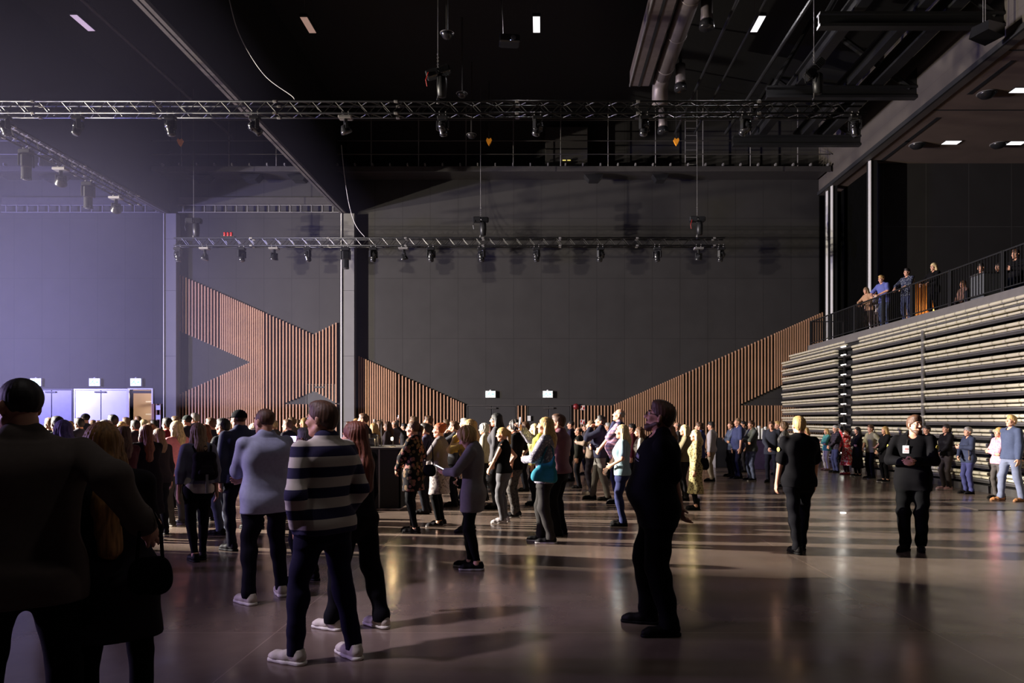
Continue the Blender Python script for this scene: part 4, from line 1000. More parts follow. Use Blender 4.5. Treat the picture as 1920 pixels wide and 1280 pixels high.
def person(u, vf, vt, th, label, sex='m', hair=('short', 'brown'), top=None, bottom=None, shoes=('shoe', (20, 18, 18), (15, 14, 14)), arms=('down', 'down'), head=(0, 0),
           g=1.0, belly=0.0, lean=(0, 0), stance=(0.11, 0.0, 0.12), glasses=False, beard=None, cap=None, tone=0, h=None, Y=None, X=None, z0=0.0, H=None, sit=False, name='person', group=None, features=None, seed=None, knee=0.0):
    if Y is None: Y = F*EYE/(vf-CV)
    if H is None: H = EYE-z0+(CV-vt)/F*Y
    x = X_(u, Y) if X is None else X
    if h is None: h = 0.0085 if Y < 8 else 0.010 if Y < 12.5 else 0.0125 if Y < 18 else 0.016
    if features is None: features = Y < 19 or z0 > 1
    root = empty(name, (x, Y, z0), math.radians(th), label, 'person', group)
    S_ = H/1.75; root.scale = (S_,)*3
    PEOPLE.append((root, x, Y, H))
    seed = seed if seed is not None else len(PEOPLE)
    fr = max(1.0, h/0.0095)
    top = dict(dict(kind='shirt', c=(40, 40, 45), hem=.86, sleeve=2, th=.016, flare=0.05), **(top or {}))
    bottom = dict(dict(kind='trousers', c=(25, 25, 30), th=.014, end=.06), **(bottom or {}))
    lx, ly = lean; dzs = -0.45 if sit else 0.0
    def up(p):
        dz = max(0, p[2]-0.95); return V3(p[0]+lx*dz, p[1]+ly*dz, p[2])
    sw = (.190 if sex == 'm' else .165)*(0.55+0.45*g)
    sh = {-1: up((-sw, -.012, 1.425)), 1: up((sw, -.012, 1.425))}
    ar = {}
    for sd, nm in ((-1, arms[0]), (1, arms[1])):
        spec = ARM[nm] if isinstance(nm, str) else nm
        if nm[0] == 'W':   # wrist given as a place in the hall
            dxy = Vector((nm[1][0]-x, nm[1][1]-Y, nm[1][2]-z0)); dxy.rotate(Matrix.Rotation(-math.radians(th), 3, 'Z').to_euler()); spec = (tuple(dxy/S_),)+tuple(nm[2:])
        t, hint, palm, curl = spec
        if isinstance(nm, str): mir = (1 if sd == -1 else -1)
        else: mir = 1
        tg = (t[0]*mir, t[1], t[2])
        if isinstance(nm, str) and nm in ('down', 'loose', 'pocket', 'hip'): tg = (tg[0]+(-1 if sd == -1 else 1)*(max(0, g-1)*0.14+belly*.25), tg[1]+belly*.2, tg[2])
        elif isinstance(nm, str) and nm not in ('back', 'raise', 'high', 'mouth'): tg = (tg[0], tg[1]+belly*0.95+max(0, g-1)*.1, tg[2])
        elb, wr = ik(sh[sd], up(tg), .295, .255, (hint[0]*mir, hint[1], hint[2]))
        ar[sd] = (sh[sd], elb, wr, nrm(wr-elb), np.array((palm[0]*mir, palm[1], palm[2]), dtype=f32), curl)
    hz = .93
    hip = {-1: V3(-.09*g, -.01, hz), 1: V3(.09*g, -.01, hz)}
    leg = {}
    sx, sy, fyaw = stance
    for sd in (-1, 1):
        if sit: kn = V3(sd*.12, .42, .93-.02); an = V3(sd*.12, .44, .93-.43)
        else:
            an = V3(sd*sx, sd*sy-.02, .085)
            kn, an = ik(hip[sd], an, .435, .425, (sd*.15, 1, 0)); 
        leg[sd] = (hip[sd], kn, an)
    hy, hp = math.radians(head[0]), math.radians(head[1])
    Rh = rotz(hy)@rotx(hp)
    npv = up((0, -.025, 1.50)); hc = npv+Rh@V3(0, .035, .125)
    def hd(p): return hc+Rh@V3(*p)
    neck = (.056 if sex == 'm' else .047)*(0.7+0.3*g)
    # --- body (one continuous mesh)
    b = Solid(); b.group(); b.fn(torso_fn(sex, g, belly*0.95, -0.006, .84, 1.485, lean), .03)
    for sd in (-1, 1):
        hp_, kn, an = leg[sd]; b.group((hp_+an)/2, .75)
        b.rc(hp_, kn, .083*(0.6+0.4*g), .054, .05).rc(kn, an, .053, .036, .02); b.rc(kn+(an-kn)*.12+V3(0, -.018, 0), kn+(an-kn)*.5+V3(0, -.012, 0), .046, .036, .03)
        b.rc(an, an+V3(0, .06, -.035), .033, .026, .03)
        s_, e_, w_, d_, palm, curl = ar[sd]; b.group((s_+w_)/2, .55)
        aw = .92+.16*(g-1) if sex == 'm' else .80+.2*(g-1)
        b.rc(s_, e_, .052*aw, .042*aw, .025).rc(e_, w_, .043*aw, .029*aw, .02)
        n_ = palm-d_*(palm@d_); n_ = nrm(n_); t_ = np.cross(d_, n_)*(1 if sd == 1 else -1)
        b.group(w_+d_*.09, .26); fl = .0095*fr*(1 if sex == 'm' else .9)
        R_ = np.stack([t_, d_, n_], 1)
        b.rc(w_, w_+d_*.03, .026, .027, .02, (n_, 1.35)); b.el(w_+d_*.055, (.042, .052, max(.018, .0125*fr)), .018, R_)
        for i, (o_, L_) in enumerate(((.031, .070), (.011, .080), (-.010, .074), (-.030, .058))):
            p_ = w_+d_*(.094-abs(i-1.2)*.004)+t_*o_; dr = nrm(d_+t_*o_*2.2); cu = curl*(0.75+0.12*i)
            for q, fz in enumerate((.42, .33, .25)):
                dr = nrm(dr*math.cos(cu)+n_*math.sin(cu)); p2 = p_+dr*L_*fz; b.rc(p_, p2, fl*(1-.08*q), fl*(.92-.08*q), .006); p_ = p2
        p_ = w_+d_*.028+t_*.030; dr = nrm(t_*.75+d_*.65+n_*.35); p2 = p_+dr*.042; b.rc(p_, p2, fl*1.35, fl*1.1, .012)
        p3 = p2+nrm(d_*.9+t_*.25+n_*(.25+.5*curl))*.034; b.rc(p2, p3, fl*1.1, fl*.9, .006)
    b.group(hc, .34)
    b.rc(hd((0, -.030, -.06)), up((0, -.022, 1.44)), neck*.95, neck*1.12, .03)
    b.el(hd((0, -.012, .032)), (.073, .092, .083), .02, Rh); b.el(hd((0, .026, -.032)), (.060, .064, .080), .03, Rh)
    jw = 1.0 if sex == 'm' else .86
    jw *= 0.75+0.25*g
    for s2 in (-1, 1):
        b.rc(hd((s2*.052*jw, .0, -.058)), hd((s2*.018*jw, .060, -.096)), .021*jw, .018, .02)
        b.rc(hd((s2*.034, .078, .020)), hd((s2*.012, .086, .020)), .012, .012, .014)
        b.el(hd((s2*.040, .064, -.028)), (.022, .022, .022), .02, Rh)
        b.el(hd((s2*.076, -.012, -.006)), (.010, .020, .032), .008, Rh@rotz(s2*-.35))
    b.el(hd((0, .066, -.097)), (.024, .022, .020), .02, Rh)
    b.rc(hd((0, .090, .010)), hd((0, .110, -.026)), .0095, .0135, .012)
    for s2 in (-1, 1): b.el(hd((s2*.012, .098, -.032)), (.009, .010, .008), .008, Rh)
    b.rc(hd((-.016, .086, -.061)), hd((.016, .086, -.061)), .008, .008, .008); b.rc(hd((-.013, .086, -.072)), hd((.013, .086, -.072)), .008, .008, .008)
    for s2 in (-1, 1): b.el(hd((s2*.031, .098, .004)), (.016, .017, .011), .010, Rh, sub=True)
    z_lo = .35 if sit else 0.0
    hi_z = max(1.86, float(hc[2])+.2, float(max(ar[-1][2][2], ar[1][2][2]))+.26)
    xs = [float(p[0]) for sd in (-1, 1) for p in ar[sd][:3]+leg[sd]]; ys = [float(p[1]) for sd in (-1, 1) for p in ar[sd][:3]+leg[sd]]+[float(hc[1])]
    lo = (min(xs)-.30, min(ys)-.30, z_lo-.06); hi = (max(xs)+.30, max(ys)+.36, hi_z)
    solid_obj('body', b, lo, hi, h, skin_mat(tone), root)
    # --- top
    if top['kind'] != 'none':
        t = Solid(); t.group(); ad = top['th']
        t.fn(torso_fn(sex, g, belly, ad, top['hem'], 1.478, lean, top['flare'], .98), .03)
        if sex == 'f':
            for s2 in (-1, 1): t.el(up((s2*.075, .085, 1.27)), (.070+ad, .058+ad, .066+ad), .05)
        else:
            t.rc(up((-.11, -.05, 1.36)), up((.11, -.05, 1.36)), .085+ad*.5, .085+ad*.5, .06)
        t.rc(up((0, -.02, 1.475)), up((-.13, -.016, 1.425)), .050+ad, .046+ad, .04); t.rc(up((0, -.02, 1.475)), up((.13, -.016, 1.425)), .050+ad, .046+ad, .04)
        for sd in (-1, 1):
            s_, e_, w_, d_, palm, curl = ar[sd]; t.group((s_+e_)/2 if top['sleeve'] <= 1 else (s_+w_)/2, .62)
            sl = top['sleeve']
            if top['hem'] < .95: t.rc(leg[sd][0], leg[sd][0]+(leg[sd][1]-leg[sd][0])*.6, .092*(0.6+.4*g)+ad+(.012 if top['hem'] > .7 else .0), .070+ad, .05)
            if sl <= 0: t.rc(s_+V3(-sd*.055, 0, .0), s_+V3(-sd*.02, 0, -.01), .054+ad, .050+ad, .04); continue
            kk = .92 if sex == 'm' else .8; kk *= (0.8+.2*g)
            if sl < 1: t.rc(s_, s_+(e_-s_)*sl*1.0, .052*kk+ad*.9, .050*kk+ad*1.3, .025)
            else:
                t.rc(s_, e_, .053*kk+ad, .044*kk+ad*1.2, .025)
                t.rc(e_, e_+(w_-e_)*min(1, sl-1)*.97, .044*kk+ad*1.3, .032*kk+ad*1.0, .03)
                if sl >= 1.5: 
                    ce = e_+(w_-e_)*min(1, sl-1)*.95; t.rc(ce-d_*.03, ce, .034*kk+ad*1.25, .034*kk+ad*1.25, .01)
        t.fold = folds(seed, top.get('fold', .006 if Y < 13 else .005))
        if top.get('collar'):
            t.group(npv, .3); t.rc(up((-.03, -.035, 1.50)), up((.03, -.035, 1.50)), .064, .064, .02)
        bn = up((0, .055, 1.515)); nd = top.get('neck', .060)
        t.cuts.append(lambda P, q=top['hem'], ff=top.get('tilt', 0.0): q+ff*P[:, 1]-P[:, 2])
        def nk(P, c=bn, r=nd): 
            q = P-c; return r-np.sqrt(q[:, 0]**2+(q[:, 1]*.8)**2+(q[:, 2]*.8)**2)
        t.cuts.append(nk)
        nm = {'dress': 'dress', 'jacket': 'jacket', 'coat': 'coat', 'tshirt': 'shirt'}.get(top['kind'], top['kind'])
        fm = fabric(top['c'], top.get('pat'), top.get('c2'), top.get('c3'), p=top.get('p', .135), ph=top.get('ph', 0.0), rough=top.get('rough', .85))
        solid_obj(nm, t, (lo[0], lo[1], top['hem']-.06), (hi[0], hi[1], max(1.62, hi_z-.1)), h, fm, root)
        if top.get('inner'):   # a lighter garment showing below the hem or in the opening
            i_ = Solid(); i_.group(); i_.fn(torso_fn(sex, g, belly, ad*.45, top['inner'][1], 1.44, lean, .04, .98), .03); i_.fold = folds(seed+3, .004)
            solid_obj('undershirt', i_, (-.35, -.35, top['inner'][1]-.05), (.35, .45, 1.5), h*1.2, fabric(top['inner'][0]), root)
    # --- trousers
    if bottom['kind'] != 'none':
        q = Solid(); q.group(); ad = bottom['th']
        q.fn(torso_fn(sex, g, belly*.6, .006, .80, 1.03, (lx, ly)), .03); q.rc((-.06, -.01, .845), (.06, -.01, .845), .075, .075, .04)
        for sd in (-1, 1):
            hp_, kn, an = leg[sd]; q.group((hp_+an)/2, .8); wd = bottom.get('wide', 1.0)
            en = kn+(an-kn)*((1-.06) if bottom['kind'] != 'shorts' else -.02)
            q.rc(hp_, kn, .086*(0.6+.4*g)+ad, .056*wd+ad, .05)
            if bottom['kind'] != 'shorts':
                q.rc(kn, en, .055*wd+ad, (.040*wd+ad) if bottom['kind'] != 'leggings' else .038+ad*.6, .02)
                q.rc(kn+(an-kn)*.12+V3(0, -.018, 0), kn+(an-kn)*.5+V3(0, -.012, 0), .046*wd+ad, .038*wd+ad, .03)
                if bottom['kind'] == 'trousers' and not sit: q.rc(an+V3(0, .012, -.035), an+V3(0, .012, .03), .046*wd+ad*.6, .046*wd+ad*.6, .03)
        q.fold = folds(seed+50, .003 if bottom['kind'] == 'leggings' else .007, 40)
        q.cuts.append(lambda P: bottom['end']-P[:, 2]-(10 if sit else 0))
        solid_obj(bottom.get('name', 'trousers'), q, (min(xs)-.25, min(ys)-.3, z_lo+.0), (max(xs)+.25, max(ys)+.3, 1.1), h*1.05, fabric(bottom['c'], bottom.get('pat'), bottom.get('c2'), bottom.get('c3')), root)
    # --- shoes
    for sd in (-1, 1):
        an = leg[sd][2]; shoe(shoes[0], shoes[1], shoes[2], root, (float(an[0]), float(an[1])+.02, float(an[2])-.085), -sd*fyaw)
    # --- hair
    hs, hcol = hair[0], hair[1]; L_ = hair[2] if len(hair) > 2 else .30
    hm = hair_mat(hcol)
    if hs != 'none':
        q = Solid(); q.group(hc, .9)
        tk = {'buzz': .004, 'bald': .003, 'curly': .026, 'short': .010}.get(hs, .013)
        q.el(hd((0, -.015, .036)), (.073+tk, .092+tk, .082+tk), .02, Rh)
        if hs == 'short': q.el(hd((0, .03, .095)), (.058, .058, .032), .03, Rh); q.el(hd((0, -.065, -.01)), (.062, .040, .062), .03, Rh)
        if hs in ('long', 'bob'):
            Lq = L_ if hs == 'long' else .13
            for s2 in (-1, 1):
                q.rc(hd((s2*.066, -.020, .02)), hd((s2*.076, -.022, -.10)), .030, .036, .03)
                q.rc(hd((s2*.072, -.030, -.08)), up((s2*.085, -.055+.01, float(hc[2])-.08-Lq)), .036, .030, .03)
            q.rc(hd((0, -.062, .03)), up((0, -.115, float(hc[2])-.08-Lq*.5)), .060, .070, .04, (V3(0, 1, 0), 1.3)); q.rc(up((0, -.115, float(hc[2])-.08-Lq*.5)), up((0, -.125, float(hc[2])-.08-Lq)), .072, .058, .04, (V3(0, 1, 0), 1.6))
        if hs == 'pony': q.rc(hd((0, -.095, .05)), hd((0, -.135, .02)), .024, .034, .02); q.rc(hd((0, -.135, .02)), hd((0, -.125, -.18)), .036, .018, .02)
        if hs == 'bun': q.el(hd((0, -.075, .085)), (.058, .055, .048), .015, Rh)
        if hs == 'curly': q.el(hd((0, -.03, .0)), (.092, .095, .10), .03, Rh)
        ns = 26 if hs != 'curly' else 13
        def strands(P, c=hc, a_={'curly': .0045, 'short': .0013, 'buzz': .0008, 'bald': .0008}.get(hs, .0026), n=ns):
            r = P-c; an_ = np.arctan2(r[:, 0], r[:, 1]-.02)
            return a_*np.sin(an_*n+2.0*np.sin(r[:, 2]*22+an_*3)+r[:, 2]*14).astype(f32) + a_*.6*np.sin(an_*n*2.3+r[:, 2]*9).astype(f32)
        q.fold = strands
        if hs in ('long', 'bob', 'curly'):
            q.group(hc, .6); q.el(hd((0, .115, -.040)), (.066, .088, .100), .015, Rh, sub=True); q.el(hd((0, .03, -.12)), (.062, .07, .10), .02, Rh, sub=True)
        else:
            top_z = .075 if hs == 'bald' else None
            def line(P, c=hc, R=Rh, bald=(hs == 'bald')):
                r = (P-c)@R
                k_ = (.80*r[:, 1]-.018-r[:, 2])*.75
                if hs in ('pony', 'bun'): k_ = np.minimum(k_, .14-r[:, 2]-(r[:, 1]*-1.5)-.2) if False else np.where(r[:, 1] < -.085, -1.0, k_)
                if bald: k_ = np.maximum(k_, r[:, 2]-.055+r[:, 1]*.3)
                return k_.astype(f32)
            q.cuts.append(line)
        zl = min(float(hc[2])-.14, float(hc[2])-.10-(L_ if hs == 'long' else .13 if hs in ('bob', 'curly') else .15 if hs == 'pony' else 0)-.1)
        solid_obj('hair', q, (float(hc[0])-.22, float(hc[1])-.30, zl), (float(hc[0])+.22, float(hc[1])+.22, float(hc[2])+.20), h*.8, hm, root)
    # --- head extras
    hb = Matrix([list(map(float, Rh[i]))+[float(hc[i])] for i in range(3)]+[[0, 0, 0, 1]])
    def on_head(o): o.parent = root; o.matrix_local = hb; return o
    if features:
        if EYE_ME[0] is None:
            e = MB(); e.lathe([(.002, -.0125), (.008, -.0095), (.0118, -.004), (.0125, 0), (.0118, .004), (.008, .0095)], 12, (0, 0, 0), 'y', 0); e.lathe([(.0062, .0104), (.005, .0118), (.002, .0126)], 10, (0, 0, 0), 'y', 1)
            o = e.build('eye', [M_eye, M_iris], None, True); EYE_ME[0] = o.data; bpy.data.objects.remove(o)
        for s2 in (-1, 1):
            o = bpy.data.objects.new('eye', EYE_ME[0]); col.objects.link(o); o.parent = root; o.matrix_local = hb@Matrix.Translation((s2*.031, .0755, .004))@Matrix.Rotation(math.pi, 4, 'Z')
        for s2 in (-1, 1): on_head(MB().tube([(s2*.016, .096, .024), (s2*.031, .0945, .030), (s2*.046, .083, .026)], .0042, 5).build('eyebrow', hm, None, True))
        m_ = MB(); m_.tube([(-.022, .084, -.066), (-.010, .094, -.0655), (0, .0955, -.067), (.010, .094, -.0655), (.022, .084, -.066)], .0035, 5); on_head(m_.build('lips', M_lip, None, True))
    if glasses:
        m_ = MB()
        for s2 in (-1, 1):
            m_.tube([(s2*.032+.024*math.cos(a), .106, .002+.017*math.sin(a)) for a in [i*math.pi/6 for i in range(13)]], .0022, 5)
            m_.tube([(s2*.056, .104, .006), (s2*.076, .06, .008), (s2*.080, -.02, .006), (s2*.078, -.03, -.01)], .0022, 5)
        m_.tube([(-.008, .107, .006), (.008, .107, .006)], .0022, 5); on_head(m_.build('glasses', M_glassf, None, True))
    if beard:
        q = Solid(); q.group()
        for s2 in (-1, 1): q.rc(hd((s2*.056*jw, -.004, -.050)), hd((s2*.020, .064, -.098)), .024, .024, .03)
        q.el(hd((0, .066, -.097)), (.034, .030, .030), .03, Rh); q.rc(hd((-.024, .088, -.050)), hd((.024, .088, -.050)), .008, .008, .01)
        q.cuts.append(lambda P: ((P-hc)@Rh)[:, 2]+.042); q.fold = folds(seed, .002, 90)
        q.group(); q.rc(hd((-.015, .102, -.066)), hd((.015, .102, -.066)), .011, .011, .006); q.cur[2][-1] = ('el', hd((0, .104, -.066)), V3(.020, .016, .010), Rh, .006, True)
        solid_obj('beard', q, tuple(hc-.2), tuple(hc+.2), min(h, .008), hair_mat(beard), root)
    if cap:
        q = Solid(); q.group(hc, .5); q.el(hd((0, -.014, .045)), (.085, .104, .084), .01, Rh); q.cuts.append(lambda P: .028-((P-hc)@Rh)[:, 2])
        v_ = Solid()
        if cap[0] == 'cap': q.cuts = []; q.fn(lambda P: np.maximum(np.abs(((P-hc)@Rh)[:, 2]-.038+((P-hc)@Rh)[:, 1]*.12)-.004, (np.sqrt((((P-hc)@Rh)[:, 0]/.074)**2+((((P-hc)@Rh)[:, 1]-.09)/.095)**2)-1)*.07).astype(f32), .012); q.cuts.append(lambda P: np.where(((P-hc)@Rh)[:, 1] < .09, .022-((P-hc)@Rh)[:, 2], -1).astype(f32))
        solid_obj('cap', q, tuple(hc-.28), tuple(hc+.28), h, fabric(cap[1]), root)
    root['_'] = 0; del root['_']
    W_ = Matrix.Translation((x, Y, z0))@Matrix.Rotation(math.radians(th), 4, 'Z')@Matrix.Scale(S_, 4)
    info = dict(root=root, W=W_, wrist={k: W_@Vector(map(float, ar[k][2]+ar[k][3]*.09)) for k in (-1, 1)}, sh={k: W_@Vector(map(float, ar[k][0])) for k in (-1, 1)}, elbow={k: W_@Vector(map(float, ar[k][1])) for k in (-1, 1)}, hdm=W_@hb, H=H, x=x, Y=Y, th=math.radians(th), dirs={k: ar[k][3] for k in (-1, 1)}, S=S_)
    return info
# ------------------------------------------------------------------ the people, nearest first
BLK = (15, 14, 16); SNK = ('sneaker', (196, 186, 172), (214, 208, 196)); DS = ('shoe', (18, 16, 16), (14, 13, 13)); BSN = ('sneaker', (24, 22, 24), (150, 145, 140)); BOOT = ('boot', (16, 14, 14), (12, 11, 11))
def T(c, **k): return dict(c=c, **k)
def TR(c, **k): return dict(c=c, **k)
def LG(c=(14, 13, 15), **k): return dict(kind='leggings', c=c, th=.006, **k)
PANTS = None
I = {}
I['jacket'] = person(46, None, 707, 32, 'tall man in a dark jacket at the left edge, arm round a woman', 'm', ('buzz', 'dark'), T((92, 82, 76), kind='jacket', hem=.79, th=.026, collar=True), TR((14, 13, 16)), DS,
    ('loose', ('W', (-1.87, 3.50, 1.20), (.5, -1, -.5), (-.4, 1, 0), .3)), (34, 0), g=1.1, Y=3.4, h=.0085, stance=(.16, .03, .12))
I['hairwoman'] = person(214, None, 791, 28, 'woman with very long brown hair held by the dark jacket man', 'f', ('long', 'gold', .44), T((36, 32, 36), kind='coat', hem=.62, th=.022, flare=.10), LG((12, 11, 13)), BOOT, ('clasp', 'clasp'), (8, -4), lean=(-.09, .04), Y=3.75, h=.0085, stance=(.13, .04, .1), g=1.08)
I['stripe'] = person(606, 1238, 752, 58, 'man in a navy and white broad striped shirt, hand in pocket', 'm', ('short', 'brown'), T((40, 36, 66), kind='shirt', pat='stripes', c2=(196, 186, 174), th=.020, hem=.87, p=.136, ph=.32, collar=True, flare=.03), TR((26, 23, 44)), SNK, ('pocket', 'pocket'), (18, 2), g=1.08, belly=.02, stance=(.15, -.12, .2))
I['security'] = person(1232, 1180, 752, 88, 'big bearded security man in black with glasses, hands behind his back', 'm', ('short', 'brown'), T((13, 12, 18), kind='tshirt', sleeve=.85, th=.02, hem=.80, collar=True), TR((9, 9, 11), th=.022, wide=1.2), DS, ('back', 'back'), (-14, 15), g=1.34, belly=.075, glasses=True, beard='brown', stance=(.17, .06, .2))
I['ponytail'] = person(668, 1178, 789, 62, 'auburn haired woman in dark clothes walking half hidden behind the striped shirt', 'f', ('long', 'auburn', .34), T((20, 18, 22), hem=.98, sleeve=1.6, th=.012), dict(kind='trousers', c=(15, 14, 18), wide=1.25, th=.014), SNK, ('loose', 'loose'), (12, -3), stance=(.12, -.16, .1))
I['lightblue'] = person(497, 1124, 765, 44, 'man in a light blue shirt with folded arms and white sneakers', 'm', ('buzz', 'brown'), T((160, 162, 186), kind='shirt', sleeve=1.45, hem=.80, th=.022, collar=True, fold=.008), TR((18, 16, 26)), SNK, ('crossed', 'crossed2'), (14, 3), g=1.06, stance=(.18, .06, .2))
I['greyglasses'] = person(574, None, 802, 66, 'grey haired person with glasses standing between light blue and striped shirts', 'm', ('short', 'grey'), T((120, 112, 140), kind='shirt', hem=.86), TR((20, 20, 24)), DS, ('crossed', 'crossed2'), (8, 0), glasses=True, Y=7.75)
I['phone'] = person(886, 1066, 795, 84, 'blond woman in a loose grey top looking down at her phone', 'f', ('curly', 'blond'), T((122, 116, 116), hem=.70, th=.020, flare=.08, sleeve=1.85), LG(), ('sneaker', (20, 19, 20), (176, 170, 164)), ('phone', 'bag'), (4, -30), stance=(.09, .06, .1), g=1.05)
I['backpack'] = person(372, 1050, 793, 40, 'woman with straight ash blond hair wearing a dark small backpack', 'f', ('long', 'ash', .22), T((112, 112, 130), kind='jacket', hem=.98, th=.02, sleeve=2, inner=((196, 186, 176), .86)), LG((15, 14, 17)), DS, ('down', 'down'), (10, 0), stance=(.06, .05, .1), g=.96)
I['cap'] = person(449, 1028, 768, 52, 'man in a black cap and dark denim shirt behind the light blue shirt', 'm', ('buzz', 'brown'), T((62, 66, 92), kind='shirt', hem=.84, th=.022, collar=True), TR((24, 22, 36)), DS, ('down', 'clasp'), (12, 0), g=1.08, cap=('cap', (22, 24, 28)), stance=(.15, .07, .2))
I['aisleguard'] = person(1498, 1034, 780, 8, 'blond staff member in a black T-shirt seen from behind, walking away', 'm', ('short', 'blond'), T((14, 13, 16), kind='tshirt', sleeve=.8, hem=.84, th=.022), TR((13, 12, 16), th=.018), DS, ('loose', 'loose'), (-8, 0), g=1.08, stance=(.11, .16, .1))
I['badge'] = person(1712, 1032, 778, 146, 'security man in black uniform with glasses and a white badge, hands clasped', 'm', ('short', 'brown'), T((13, 12, 15), kind='jacket', hem=.78, th=.020, collar=True), TR((10, 10, 12), th=.022, wide=1.1), BOOT, ('chest', 'chest'), (44, 2), g=1.1, belly=.02, glasses=True, beard='brown', stance=(.085, .05, .25), h=.0085)
# behind the foreground, left group
person(118, None, 787, 55, 'woman with violet dyed hair right beside the dark jacket man', 'f', ('bob', 'violet'), T((38, 34, 48)), TR((20, 20, 26)), Y=8.2)
person(231, None, 799, 52, 'brown haired woman in a wine red top, second from the pink top', 'f', ('long', 'brown', .20), T((70, 26, 34)), TR((20, 18, 22)), BOOT, ('clasp', 'clasp'), Y=9.6)
person(274, 1012, 796, 48, 'curly brown haired woman in a long dark dress left of the pink top', 'f', ('long', 'auburn', .30), T((26, 22, 28), kind='dress', hem=.40, flare=.12), LG(), BOOT, ('clasp', 'clasp'), (10, 0), g=1.15, Y=10.4)
I['pink'] = person(331, 985, 789, 66, 'blond woman in a bright pink top and olive trousers', 'f', ('long', 'pale', .16), T((232, 146, 156), hem=.84, sleeve=1.55, th=.018), TR((66, 64, 62)), ('sneaker', (60, 56, 54), (120, 112, 104)), ('bag', 'crossed2'), (8, 0), g=1.05)
person(419, 1000, 784, 80, 'person in a dark speckled top partly hidden left of the black cap man', 'm', ('short', 'dark'), T((44, 46, 48), kind='tshirt', sleeve=.8, pat='blotch', c2=(78, 80, 78)), TR((66, 72, 92)), DS, ('clasp', 'down'), Y=11.0)
person(477, None, 793, 60, 'pale blond woman whose hair shows between the cap and the light blue shirt', 'f', ('long', 'pale', .14), T((60, 60, 66)), TR((20, 20, 26)), Y=11.6)
# middle of the hall
I['floral'] = person(775, 998, 789, 74, 'woman in a dark floral tunic and leggings beside the mixing desk', 'f', ('pony', 'brown'), T((22, 19, 22), kind='dress', hem=.66, flare=.10, sleeve=1.9, pat='floral', c2=(132, 88, 82), c3=(96, 78, 60), th=.02), LG(), DS, ('clasp', 'bag'), (10, 2), g=1.08, stance=(.06, .05, .1))
I['updo'] = person(824, 986, 793, 82, 'woman with an orange updo in grey top and pale patterned skirt', 'f', ('bun', 'red'), T((104, 98, 98), hem=.95, sleeve=1.6, th=.018), LG(name='stockings'), ('sneaker', (30, 26, 30), (150, 140, 136)), ('crossed', 'clasp'), (2, 2), g=1.18)
I['tank'] = person(944, 980, 801, 78, 'blond woman in a sleeveless black top and light grey jeans', 'f', ('pony', 'blond'), T((16, 15, 17), sleeve=0, hem=.92, th=.012), TR((88, 86, 90), th=.010), ('sneaker', (168, 158, 160), (186, 180, 176)), ('clasp', 'hip'), (10, -6), g=1.05)
person(966, 970, 787, 80, 'man in a black T-shirt with a hand on his hip behind the tank top woman', 'm', ('curly', 'dark'), T((18, 17, 18), kind='tshirt', sleeve=.8), TR((70, 64, 62), pat='blotch', c2=(44, 40, 40)), BSN, ('down', 'hip'), Y=12.9)
I['teal'] = person(1022, 1017, 782, 80, 'long haired woman with a teal shoulder bag filming with a raised phone', 'f', ('long', 'blond', .18), T((120, 116, 128), hem=.84, pat='dots', c2=(190, 184, 182), th=.022), TR((52, 49, 48), wide=1.12), ('sneaker', (26, 24, 26), (190, 184, 178)), ('chest', ((.08, .34, 1.58), (1, .2, -.6), (.2, 1, 0), .6)), (8, 6), g=1.05, stance=(.08, .08, .1))
I['rosy'] = person(1048, 1010, 776, 70, 'tall man in a dusky rose shirt behind the teal bag woman', 'm', ('short', 'brown'), T((112, 74, 84), kind='shirt', hem=.90, sleeve=1.6, th=.022, collar=True), TR((20, 18, 20)), DS, ('clasp', 'clasp'), (12, 0), g=1.1, Y=10.9)
person(879, None, 786, 86, 'yellow blond woman half hidden behind the phone woman', 'f', ('long', 'blond', .16), T((170, 140, 70)), TR((24, 22, 26)), arms=('mouth', 'mouth'), Y=11.2, head=(0, 8))
I['hoodblack'] = person(931, None, 774, 84, 'tall person with long straight black hair in front of the dark doors', 'f', ('long', 'black', .24), T((60, 58, 62)), TR((24, 22, 26)), Y=14.2)
I['navyhoodie'] = person(1124, 937, 779, 84, 'man in a navy hoodie and grey trousers, hand at his mouth', 'm', ('short', 'dark'), T((36, 36, 50), hem=.88, th=.024, collar=True), TR((92, 88, 84)), DS, ('mouth', 'crossed2'), (4, 14), stance=(.12, .16, .1))
person(1107, 925, 788, 84, 'woman holding a drink just left of the navy hoodie', 'f', ('pony', 'ash'), T((120, 104, 92)), TR((50, 46, 56)), SNK, ('drink', 'down'), (0, 8), Y=16.9)
I['plaid'] = person(1158, 944, 766, 82, 'tall balding man in a pink plaid shirt with a navy jacket on his shoulders', 'm', ('bald', 'grey'), T((196, 154, 168), kind='shirt', pat='plaid', c2=(140, 122, 150), c3=(190, 160, 170), hem=.84, th=.024, sleeve=.9, collar=True), TR((44, 42, 62)), DS, ('clasp', 'down'), (2, 16), g=1.15, belly=.09)
I['paletee'] = person(1166, 985, 796, 84, 'blond woman in a pale blue T-shirt beside the big security man', 'f', ('bob', 'pale'), T((146, 170, 180), kind='tshirt', hem=.88, sleeve=.75, th=.018), TR((40, 44, 84)), DS, ('bag', 'clasp'), (0, 4), g=1.12)
I['leopard'] = person(1304, 955, 805, 82, 'fair woman in a long yellowish patterned dress', 'f', ('long', 'pale', .10), T((176, 162, 112), kind='dress', hem=.36, flare=.10, pat='blotch', c2=(98, 88, 62), th=.022), LG(), BOOT, ('down', 'down'), (4, 2))
